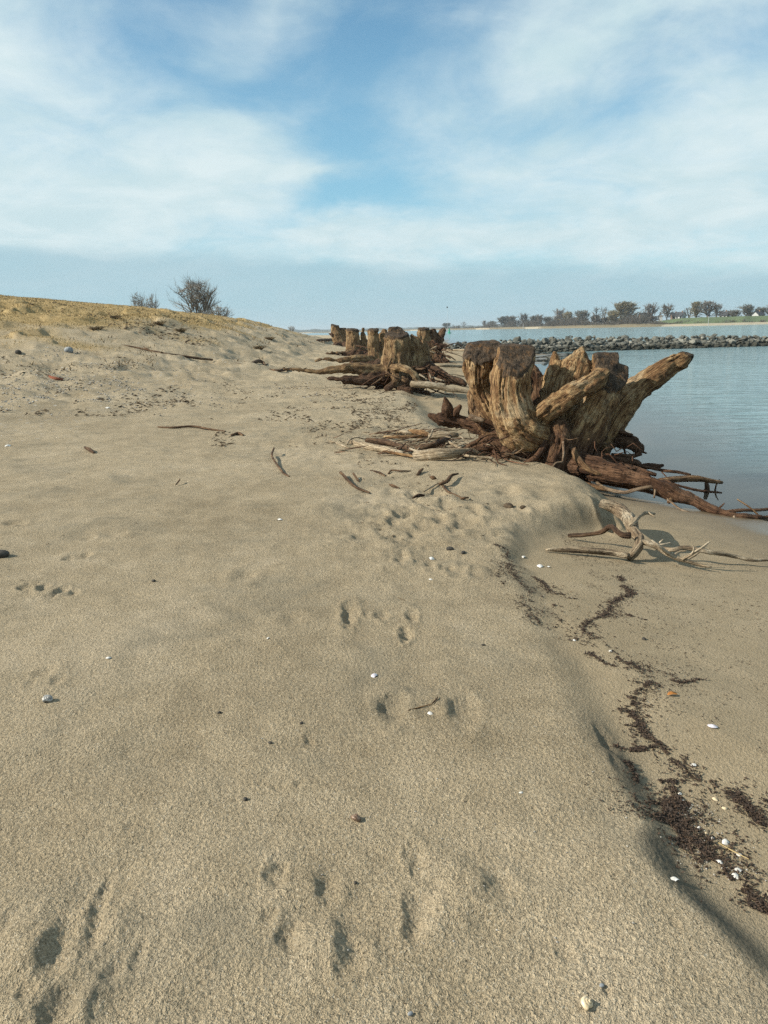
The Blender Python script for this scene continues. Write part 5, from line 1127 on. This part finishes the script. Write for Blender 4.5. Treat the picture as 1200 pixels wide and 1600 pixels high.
def along(poly, n, spread, end_fade=True):
    w_ = np.array([tuple(P(px, py))[:2]+(sp,) for (px, py, sp) in poly]); L = np.concatenate([[0], np.cumsum(np.linalg.norm(np.diff(w_[:, :2], axis=0), axis=1))])
    t = R7.uniform(0, L[-1], n); x = np.interp(t, L, w_[:, 0]); y = np.interp(t, L, w_[:, 1]); sp = np.interp(t, L, w_[:, 2])*spread
    # ragged: the drift line wanders and clots
    x = x+.10*vnoise(t*3.1, t*0+spread, seed=3)*np.minimum(1, sp*12); y = y+.05*vnoise(t*4.3, t*0+2.2, seed=4)
    r = np.abs(R7.normal(0, 1, n))**1.5*np.sign(R7.normal(size=n)); x = x+r*sp
    keep = (vnoise(x*9, y*7, seed=8)+.8*vnoise(x*23, y*19, seed=9)+.5*vnoise(x*60, y*50, seed=10) > -.36+.34*np.abs(r)) | (R7.random(n) < .07)
    return x[keep], y[keep]
WL = [
 # main winding line, top to bottom
 ([(965, 900, .02), (975, 915, .02), (992, 928, .03), (965, 945, .04), (935, 965, .05), (922, 985, .06), (945, 1005, .05), (968, 1022, .05), (985, 1040, .07), (1000, 1062, .11), (960, 1070, .11)], 3200, .75),
 ([(1000, 1065, .08), (985, 1085, .06), (995, 1115, .05), (1012, 1145, .05), (1035, 1165, .05), (1060, 1190, .045), (1085, 1215, .045), (1105, 1235, .05), (1140, 1232, .03), (1170, 1262, .02), (1200, 1300, .025)], 3000, .75),
 # broad shelly mat lower right
 ([(1015, 1245, .03), (1045, 1260, .06), (1062, 1215, .08), (1070, 1280, .09), (1100, 1310, .08), (1130, 1345, .07), (1160, 1385, .06), (1200, 1420, .05)], 6000, .85),
 ([(1030, 1240, .03), (1055, 1290, .04), (1075, 1320, .03)], 900, .7),
 ([(958, 1165, .02), (975, 1175, .04), (1000, 1168, .05), (1020, 1165, .04)], 900, .7), ([(975, 1190, .02), (990, 1210, .02), (992, 1225, .02)], 250, .7),
 # dark crumbs along the old edge, upper left
 ([(768, 857, .03), (790, 862, .05), (815, 905, .06), (845, 960, .07), (868, 985, .05)], 1500, .9), ([(760, 890, .02), (785, 908, .02), (800, 925, .03)], 260, .9),
 ([(832, 900, .02), (870, 925, .05), (885, 935, .05), (905, 938, .03)], 700, .9), ([(860, 945, .02), (870, 955, .03), (900, 997, .04)], 450, .9), ([(915, 1020, .02), (940, 1035, .02), (960, 1040, .02)], 200, .8),
 ([(1035, 1060, .02), (1060, 1066, .02), (1090, 1058, .02)], 180, .6), ([(975, 960, .02), (1005, 968, .02)], 120, .6), ([(890, 980, .02), (900, 1000, .02)], 120, .8),
 ([(1155, 1215, .03), (1185, 1240, .03), (1200, 1290, .03)], 110, .8)]
xs_, ys_ = [], []
for poly, n, sp in WL:
    a, b = along(poly, n, sp); xs_.append(a); ys_.append(b)
x = np.concatenate(xs_); y = np.concatenate(ys_); n = len(x); big_ = R7.random(n)**2.2
ln = .005+.019*big_; V, T = shards(x, y, ln, .003+.006*R7.random(n), .003+.005*R7.random(n), .5, .35, pitch=.35)
# crumbs strewn thinly around the line
n = 4200; t = R7.uniform(2.0, 6.6, n); x = 1.25+R7.exponential(.42, n)-.12+.1*(t-3); keep = vnoise(x*4, t*4, seed=14)+.5*vnoise(x*11, t*11, seed=15) > -.15; x = x[keep]; y = t[keep]; n = len(x)
V2, T2 = shards(x, y, .004+.012*R7.random(n)**2, .002+.004*R7.random(n), .002+.003*R7.random(n))
obj("wrack_line", new_mesh("wrack_line", np.vstack([V, V2]), np.vstack([T, T2+len(V)]), M_WRACK, False), kind='stuff', label="dark winding line of washed up plant crumbs on the lower beach", cat="wrack")
# litter further up: by the pile, in the middle ground, below the dune
xs_, ys_, ls_ = [], [], []
def scatter(px0, px1, py0, py1, n, l0, l1, clump=.0, sc=1.0):
    p = [P(px0, py1), P(px1, py1), P(px0, py0), P(px1, py0)]
    u = R7.random(n); v = R7.random(n); yb = p[0].y; yt = p[2].y; yy = yb*(yt/yb)**v; f = (yy-yb)/(yt-yb)
    xl = p[0].x+(p[2].x-p[0].x)*f; xr = p[1].x+(p[3].x-p[1].x)*f; xx = xl+(xr-xl)*u
    k = vnoise(xx*sc, yy*sc*.6, seed=19)+.6*vnoise(xx*sc*2.7, yy*sc*1.7, seed=20) > clump
    xs_.append(xx[k]); ys_.append(yy[k]); ls_.append(1.35*(l0+(l1-l0)*R7.random(k.sum())**2))
scatter(330, 560, 590, 700, 2600, .015, .09, .15, 1.2); scatter(550, 650, 618, 672, 2200, .01, .07, .1, 2.0); scatter(0, 330, 545, 650, 2300, .02, .12, .2, .8)
scatter(430, 620, 560, 640, 1500, .02, .10, .2, .8); scatter(330, 520, 500, 560, 2200, .04, .22, .1, .4); scatter(560, 770, 740, 850, 420, .006, .04, .1, 3)
scatter(0, 560, 690, 1000, 420, .005, .022, .2, 2); scatter(0, 800, 1000, 1590, 240, .003, .010, .0, 4); scatter(860, 1200, 860, 1000, 420, .004, .02, 0, 3); scatter(560, 740, 680, 735, 500, .015, .06, 0, 3)
scatter(0, 420, 495, 545, 1700, .05, .18, .15, .5)
a, b = along([(560, 622, .12), (590, 640, .16), (615, 655, .18), (640, 668, .16)], 1800, 1.0); xs_.append(a); ys_.append(b); ls_.append(.012+.05*R7.random(len(a))**2)
x = np.concatenate(xs_); y = np.concatenate(ys_); ln = np.concatenate(ls_); n = len(x)
V, T = shards(x, y, ln, ln*R7.uniform(.10, .45, n), ln*R7.uniform(.08, .25, n), .5, .4, pitch=.25)
obj("beach_litter", new_mesh("beach_litter", V, T, M_LITTER, False), kind='stuff', label="brown plant crumbs strewn over the upper beach", cat="litter")
# pebbles below the dune and pale shell grit everywhere
xs_, ys_, ls_ = [], [], []
scatter(0, 260, 540, 650, 2400, .012, .055, .0, .6); scatter(150, 560, 560, 640, 900, .012, .05, .1, .8); scatter(640, 760, 660, 715, 160, .008, .03, 0, 3); scatter(0, 1000, 700, 1500, 500, .002, .007, -.4, 3)
a, b = along([(1050, 1250, .06), (1085, 1300, .08), (1125, 1345, .07), (1170, 1390, .06)], 420, 1.0); xs_.append(a); ys_.append(b); ls_.append(.003+.006*R7.random(len(a)))
a, b = along([(820, 860, .1), (900, 960, .15), (1000, 1080, .18), (1080, 1200, .2)], 260, 1.0); xs_.append(a); ys_.append(b); ls_.append(.003+.005*R7.random(len(a)))
x = np.concatenate(xs_); y = np.concatenate(ys_); ln = np.concatenate(ls_); n = len(x)
V, T = shards(x, y, ln, ln*R7.uniform(.5, .9, n), ln*R7.uniform(.4, .7, n), .3, .1, pitch=.1)
obj("shell_grit", new_mesh("shell_grit", V, T, M_PEB, False), kind='stuff', label="small pebbles and shell grit scattered on the sand", cat="pebbles")

# dry grass over the dune
n = 110000; yy = 18+70*R7.random(n)**.8; xx = -yy*R7.uniform(.10, .62, n)-1.0
du = np.interp(xx, DX[:, 0], DX[:, 1])*S((yy-9)/34)*(1-S((yy-56)/70)); k = (du-1.25+.6*fbm(xx*.3, yy*.3, oct=3, seed=51) > .1+.5*R7.random(n)) | ((R7.random(n) < .10) & (du > .6) & (vnoise(xx*.5, yy*.5, seed=61) > .25))
xx, yy = xx[k], yy[k]; n = len(xx); z = gzz(xx, yy); h = R7.uniform(.02, .06, n)*(1+.7*(vnoise(xx*.6, yy*.6, seed=62) > .3)); a = R7.uniform(0, 6.28, n); ln_ = R7.uniform(.1, .7, n)*h
wv_ = np.stack([np.cos(a), np.sin(a), 0*a], 1)*.012; ti = np.stack([xx+ln_*np.cos(a*3)+.3*h, yy+ln_*np.sin(a*3), z+h], 1); b0_ = np.stack([xx, yy, z-.02], 1)
V = np.stack([b0_-wv_*(1+yy[:, None]/40), b0_+wv_*(1+yy[:, None]/40), ti], 1).reshape(-1, 3); T = np.arange(n*3).reshape(-1, 3)
M_STRAW = simple_mat("dry_grass", (.25, .175, .075), (.45, .335, .165), 1.5)
obj("dune_grass", new_mesh("dune_grass", V, T, M_STRAW, False), kind='stuff', label="short dry straw coloured grass covering the dune", cat="grass")
n = 26000; yy = 16+60*R7.random(n)**.8; xx = -yy*R7.uniform(.04, .62, n)-1.0
du = np.interp(xx, DX[:, 0], DX[:, 1])*S((yy-9)/34)*(1-S((yy-56)/70)); cl_ = vnoise(xx*.8, yy*.55, seed=64)+.7*vnoise(xx*2.3, yy*1.5, seed=65)
k = (du > .35) & (du < 2.6) & (cl_ > .55+.25*R7.random(n)); xx, yy = xx[k], yy[k]; n = len(xx); z = gzz(xx, yy); h = R7.uniform(.04, .16, n); a = R7.uniform(0, 6.28, n); ln_ = R7.uniform(.3, 1.3, n)*h
wv_ = np.stack([np.cos(a), np.sin(a), 0*a], 1)*.014*(1+yy[:, None]/40); ti = np.stack([xx+ln_*np.cos(a*3), yy+ln_*np.sin(a*3), z+h], 1); b0_ = np.stack([xx, yy, z-.02], 1)
V = np.stack([b0_-wv_, b0_+wv_, ti], 1).reshape(-1, 3); obj("dune_weeds", new_mesh("dune_weeds", V, np.arange(n*3).reshape(-1, 3), M_WEED, False), kind='stuff', label="low brown weeds clumped on the dune slope", cat="weeds")
def tuft(px, py, label, h=.5, n=60, mat=None, w_=.3, off=0.0, Y=None):
    q = at(px, py, Y) if Y else P(px, py); B = Bag(); 
    for i in range(n):
        a = R7.uniform(0, 6.28); l = h*R7.uniform(.5, 1.1); s_ = R7.uniform(0, w_)
        p0 = (s_*math.cos(a)*.4, s_*math.sin(a)*.4, -.03); p1 = (s_*math.cos(a)*.8, s_*math.sin(a)*.8, l*.6); p2 = (s_*math.cos(a)*1.5, s_*math.sin(a)*1.5, l)
        B.tube([p0, p1, p2], [.010*(1+q.y/40), .008*(1+q.y/40), .002], 3, step=.4, rough=0)
    o = B.build("grass_tuft", mat or M_STRAW, None, (0, 0, 0), label=label, cat="grass tuft", group="dry grass tufts"); o.location = (q.x, q.y, q.z+off); return o
tuft(1022, 538, "yellow dry grass tuft growing out of the stone dam", .75, 70, None, .6, 0)
tuft(735, 655, "small brown weed standing against the big stump's left prong", .5, 40, M_LITTER, .2, .2, 9.6) if False else None
for px, py, lb in [(152, 517, "dark grass clump low on the dune's left slope"), (232, 513, "dark grass clump midway along the dune slope"), (250, 508, "dark grass clump above the middle of the dune slope"), (180, 499, "grass clump beneath the dune crest"), (283, 519, "dark grass clump near the right end of the dune slope"), (145, 474, "small dark bush clump sitting on the dune crest"), (75, 468, "small dark clump on the crest at far left"), (405, 546, "dark weed clump at the dune's right foot"), (422, 531, "upright brown weed at the dune's end")]:
    tuft(px, py, lb, .18, 110, M_WEED, .28)

# countable small finds: stones, snails, shells, a leaf
def blob_mesh(name, seed, sx, sy, sz, mat, rough=.12):
    import bmesh
    bm = bmesh.new(); bmesh.ops.create_icosphere(bm, subdivisions=3, radius=.5)
    for v in bm.verts:
        k = 1+rough*float(vnoise(v.co.x*2.2+seed, v.co.y*2.2, v.co.z*2.2, seed=seed)); v.co = Vector((v.co.x*sx*k, v.co.y*sy*k, v.co.z*sz*k))
    me = bpy.data.meshes.new(name); bm.to_mesh(me); bm.free()
    for p in me.polygons: p.use_smooth = True
    me.materials.append(mat); return me
def seat(o, px, py, lift, rz=0, rx=0, ry=0):
    q = P(px, py); o.location = (q.x, q.y, float(gzz(q.x, q.y)[0])+lift); o.rotation_euler = (rx, ry, rz); return q
def pxm(px, py, w_): return w_*P(px, py).y*1.08/F
M_SLATE = simple_mat("dark_stone", (.028, .026, .023), (.085, .075, .062), 40, .85); M_GREY = simple_mat("grey_stone", (.17, .18, .19), (.32, .33, .33), 20, .85); M_CHALK = simple_mat("white_shell", (.44, .41, .36), (.76, .73, .68), 60, .45, .4)
M_CREAM = simple_mat("cream_shell", (.48, .36, .20), (.72, .60, .42), 60, .45, .4); M_SNAIL = simple_mat("grey_snail_shell", (.16, .15, .135), (.50, .47, .42), 120, .4, .4); M_BROWN = simple_mat("brown_shell", (.055, .025, .015), (.30, .20, .13), 140, .4, .4); M_LILAC = simple_mat("lilac_shell", (.42, .38, .42), (.72, .67, .68), 60, .35, .5)
M_LEAF = simple_mat("orange_leaf", (.30, .11, .025), (.52, .23, .06), 80, .7)
def stone(px, py, wpx, mat, label, sq=(1, .8, .7), seed=1, name="stone", cat="stone", rz=0, lift=.25, grp=None):
    s = pxm(px, py, wpx); o = obj(name, blob_mesh(name, seed, s*sq[0], s*sq[1], s*sq[2], mat), None, label, cat, grp); seat(o, px, py, s*sq[2]*lift, rz); return o
stone(1, 870, 26, M_SLATE, "dark stone with a long shadow at the left edge of the view", (1, .8, .55), 3, rz=.2)
stone(108, 553, 12, M_GREY, "pale blue-grey rock on the dune's pebbly foot", (1, .9, .8), 4); stone(29, 553, 9, M_SLATE, "dark grey rock on the dune's pebbly foot, left of the pale one", (1, .9, .8), 5)
for i, (px, py, w_, m_, lb) in enumerate([(703, 863, 11, M_SLATE, "left of two small dark stones on the sand above the old edge"), (724, 867, 9, M_SLATE, "right of two small dark stones on the sand above the old edge"), (795, 789, 18, M_LITTER, "dark clod in a hollow on the sand mound"), (817, 795, 10, M_LITTER, "smaller brown clod beside the dark one on the mound"),
        (343, 1116, 7, M_SLATE, "tiny dark stone alone in the middle of the left sand"), (383, 1246, 9, M_SLATE, "tiny pointed dark stone left of the brown snail"), (422, 1160, 7, M_SLATE, "tiny dark stone left of the small hollow"), (471, 1131, 7, M_SLATE, "tiny dark stone above the small hollow"), (1006, 1000, 8, M_SLATE, "small dark stone right of the winding line"), (755, 1006, 6, M_SLATE, "tiny dark stone on bare sand above the deep print pair"), (641, 1581, 10, M_GREY, "small grey pebble at the bottom edge of the view"), (555, 1373, 7, M_SLATE, "tiny dark pebble by the near footprints"), (240, 908, 7, M_SLATE, "tiny dark chip on smooth left sand"), (940, 1545, 9, M_GREY, "small grey pebble in a pit near the bottom right")]):
    stone(px, py, w_, m_, lb, (1, .75, .6), 30+i, name="pebble", cat="pebble", rz=i)
def snail(px, py, wpx, mat, label, rz=0.0, rx=.5):
    s = pxm(px, py, wpx); B = Bag(); t = np.linspace(0, 1, 26); pts = []; rad = []
    for u in t: a = u*6.283*2.6; r_ = s*.30*(.08+u)**1.1; pts.append((r_*math.cos(a), r_*math.sin(a), s*.42*(1-u)**1.2)); rad.append(s*(.03+.19*u))
    B.tube(pts, rad, 10, step=s*.08, rough=.02); me_o = B.build("snail_shell", mat, None, (0, 0, 0), label=label, cat="snail shell", group="snail shells on the sand"); seat(me_o, px, py, s*.16, rz, rx, .3); return me_o
snail(76, 1101, 17, M_SNAIL, "small grey spiral snail shell with a tiny shadow, far left", .6); snail(556, 1280, 19, M_BROWN, "small brown and white snail shell on open sand", 2.1); snail(917, 1573, 26, M_CREAM, "yellowish snail shell at the bottom of the view", 1.0)
def valve(px, py, wpx, mat, label, rz=0.0, tilt=.2, grp="pale shells on the beach", up=True, asp=.72):
    s = pxm(px, py, wpx)*.86; nu, nv = 10, 14; v = []; f = []
    for side, k in ((0, 1.0), (1, .86)):
        for i in range(nu+1):
            u = i/nu
            for j in range(nv+1):
                a = -1.25+2.5*j/nv; R_ = s*u*(1-.10*(a/1.25)**2); ribs = 1+.03*math.sin(j*3.1+u*18)*(side == 0)
                z = s*.30*math.sin(min(1, u*1.02)*math.pi*.5)**.9*(1-u**2.2)*1.7*ribs*k*(math.cos(a*.9))
                v.append((R_*math.sin(a)*.80, (R_*math.cos(a)-s*.45)*asp/.72, z))
    w_ = nv+1; o0 = (nu+1)*w_
    for sd in (0, o0):
        for i in range(nu):
            for j in range(nv): q = (sd+i*w_+j, sd+i*w_+j+1, sd+(i+1)*w_+j+1, sd+(i+1)*w_+j); f.append(q if sd else q[::-1])
    me = new_mesh("shell", np.array(v), np.array(f), mat, True); o = obj("shell", me, None, label, "shell", grp); seat(o, px, py, .002 if up else s*.2, rz, tilt if up else math.pi+tilt, 0); return o
for i, (px, py, w_, m_, lb) in enumerate([
 (1053, 1379, 15, M_CHALK, "white oval shell alone on the smooth slope left of the wrack line"), (585, 1054, 12, M_LILAC, "small lilac shell lying open on bare sand in the middle"), (1113, 1138, 14, M_LILAC, "lilac mussel-like shell on wet sand right of the dark line"),
 (1133, 1317, 14, M_CHALK, "bluish white broken shell, largest in the dark shelly mat"), (1124, 1347, 12, M_CHALK, "white elongated shell left of the straw in the shelly mat"), (1153, 1361, 13, M_CHALK, "white curved shell fragment lower in the shelly mat"), (1148, 1371, 15, M_CHALK, "white bent shell sliver lowest in the shelly mat"), (1155, 1338, 9, M_CHALK, "small white shell at the lower end of the straw"),
 (1062, 1243, 7, M_CHALK, "tiny white shell, upper of two in the dark mat"), (1067, 1254, 8, M_CHALK, "tiny white shell, lower of two in the dark mat"), (1084, 1199, 10, M_CHALK, "white shell on the dark line above the shelly mat"), (1117, 1252, 10, M_CREAM, "pale whitish fragment right of the shelly mat"), (1132, 1265, 8, M_CREAM, "cream coloured shell on clean sand right of the mat"), (1092, 1296, 8, M_CHALK, "small white shell amid the middle of the mat"), (1103, 1304, 7, M_CREAM, "small cream shell amid the middle of the mat"), (1113, 1313, 7, M_CHALK, "small pale shell directly left of the bluish one"), (1083, 1323, 7, M_CREAM, "small cream shell on the mat's left edge"),
 (170, 1033, 8, M_CHALK, "tiny white shell on left sand above the snail"), (674, 872, 10, M_CHALK, "white shell bit by the trampled prints in the middle"), (437, 811, 8, M_CHALK, "white shell bit alone on sand left of the trampled prints"), (13, 698, 9, M_CHALK, "white shell bit at far left on smooth sand"), (672, 1117, 9, M_CHALK, "white shell bit inside the wide footprint"), (814, 1241, 6, M_CHALK, "tiny white shell left of the lower berm edge"), (843, 886, 11, M_CHALK, "white and dark shell on sand below the forked branch"), (857, 887, 6, M_CHALK, "tiny white shell right of the white and dark one"), (818, 871, 7, M_CHALK, "tiny white shell on the grey streak below the mound"), (673, 905, 6, M_CHALK, "tiny white shell below the trampled prints"), (954, 1019, 6, M_CHALK, "tiny white shell on the upper part of the dark line"), (897, 1003, 6, M_CHALK, "tiny white shell left of the dark line's upper part"), (168, 637, 7, M_CHALK, "white shell bit far left near the dune pebbles"), (419, 1000, 5, M_CHALK, "tiny white shell speck on middle left sand"), (1200, 1399, 8, M_CREAM, "pale shell at the right edge in the mat")]):
    valve(px, py, w_, m_, lb, rz=i*1.3, tilt=.15*((i % 3)-1))
# straw lying over the shelly mat, twig bits inside the wide footprint
def lay_tube(name, pxs, r, mat, label, cat, lift=.004, grp=None):
    B = Bag(); pts = []
    for (px, py) in pxs: q = P(px, py); pts.append((q.x, q.y, float(gzz(q.x, q.y)[0])+lift))
    B.tube(pts, [r*.8]+[r]*(len(pts)-2)+[r*.6], 5, rough=.15); og = pts[0]; o = B.build(name, mat, None, og, label=label, cat=cat, group=grp); o.location = og; return o
lay_tube("straw", [(1122, 1322), (1145, 1335), (1170, 1348)], .0022, M_STRAW, "pale straw lying across the dark shelly mat", "straw", .008)
lay_tube("twig", [(638, 1114), (655, 1110), (675, 1108)], .003, M_WOOD, "thin brown twig lying inside the wide footprint", "twig", .004); lay_tube("twig", [(676, 1108), (682, 1102), (684, 1098)], .0035, M_DARK, "short dark twig tip in the wide footprint", "twig", .006)
lay_tube("twig", [(622, 935), (632, 939)], .003, M_LITTER, "small brown twig above the paw prints in the middle", "twig", .003)
lay_tube("twig", [(1037, 798), (1046, 806), (1060, 816)], .002, M_DARK, "hair-thin dark rootlet on wet sand under the long root", "twig", .004) if False else None
q = P(1050, 1089); s = pxm(1050, 1089, 17); nv = 7; v = []; f = []
for i in range(nv):
    u = i/(nv-1); w_ = s*.26*math.sin(math.pi*min(1, u*1.05+.02))**.7
    for dz in (0, .0012): v += [(-s/2+s*u, -w_, .006*math.sin(u*4)+.005+dz), (-s/2+s*u, 0, .003*math.sin(u*4)+.003+dz), (-s/2+s*u, w_, .008*math.sin(u*3)+.004+dz)]
for i in range(nv-1):
    a = i*6
    for k in (0, 1): f += [(a+k+3, a+6+k+3, a+6+k+4, a+k+4), (a+k, a+k+1, a+6+k+1, a+6+k)]
    f += [(a, a+6, a+9, a+3), (a+2, a+5, a+11, a+8)]
o = obj("fallen_leaf", new_mesh("fallen_leaf", np.array(v), np.array(f), M_LEAF), None, "orange brown leaf on wet sand right of the dark line", "leaf"); seat(o, 1050, 1089, .003, .2)
# dead stake standing in the shallows
drift([(1104, 771, 5, -.05), (1105, 766, 4.5, .0), (1106, 762, 3, .06)], M_DARK, 'driftwood_stake', "dark stub of wood standing in the calm shallows", "stake", Yb=None) if False else None
B = Bag(); q = at(1104, 768, 9.15); q = Vector((q.x, q.y, 0)); B.tube([(0, 0, -.15), (.005, 0, .04), (-.01, 0, .11)], [.035, .03, .02], 7, rough=.3); B.tube([(.10, .02, -.1), (.12, .02, .05), (.16, .02, .13)], [.012, .011, .006], 5, rough=.2)
o = B.build("driftwood_stake", M_DARK, None, (0, 0, 0), label="dark wooden stub poking up from the calm shallows", cat="stake"); o.location = q
# low haze over the river plain
HZ = True
if HZ:
    m = bpy.data.materials.new("haze"); m.use_nodes = True; t_ = NT(m.node_tree); t_.n.remove(t_.n['Principled BSDF'])
    pv_ = t_.n.new('ShaderNodeVolumePrincipled'); pv_.inputs['Color'].default_value = (.80, .90, .97, 1); pv_.inputs['Density'].default_value = .00019; pv_.inputs['Anisotropy'].default_value = .2
    t_.l.new(pv_.outputs[0], t_.n['Material Output'].inputs['Volume'])
    bv_, bf_ = boxv(-8800, 8800, -8800, 8800, -4, 45); obj("haze", new_mesh("haze", bv_, bf_, m, False), kind='stuff')
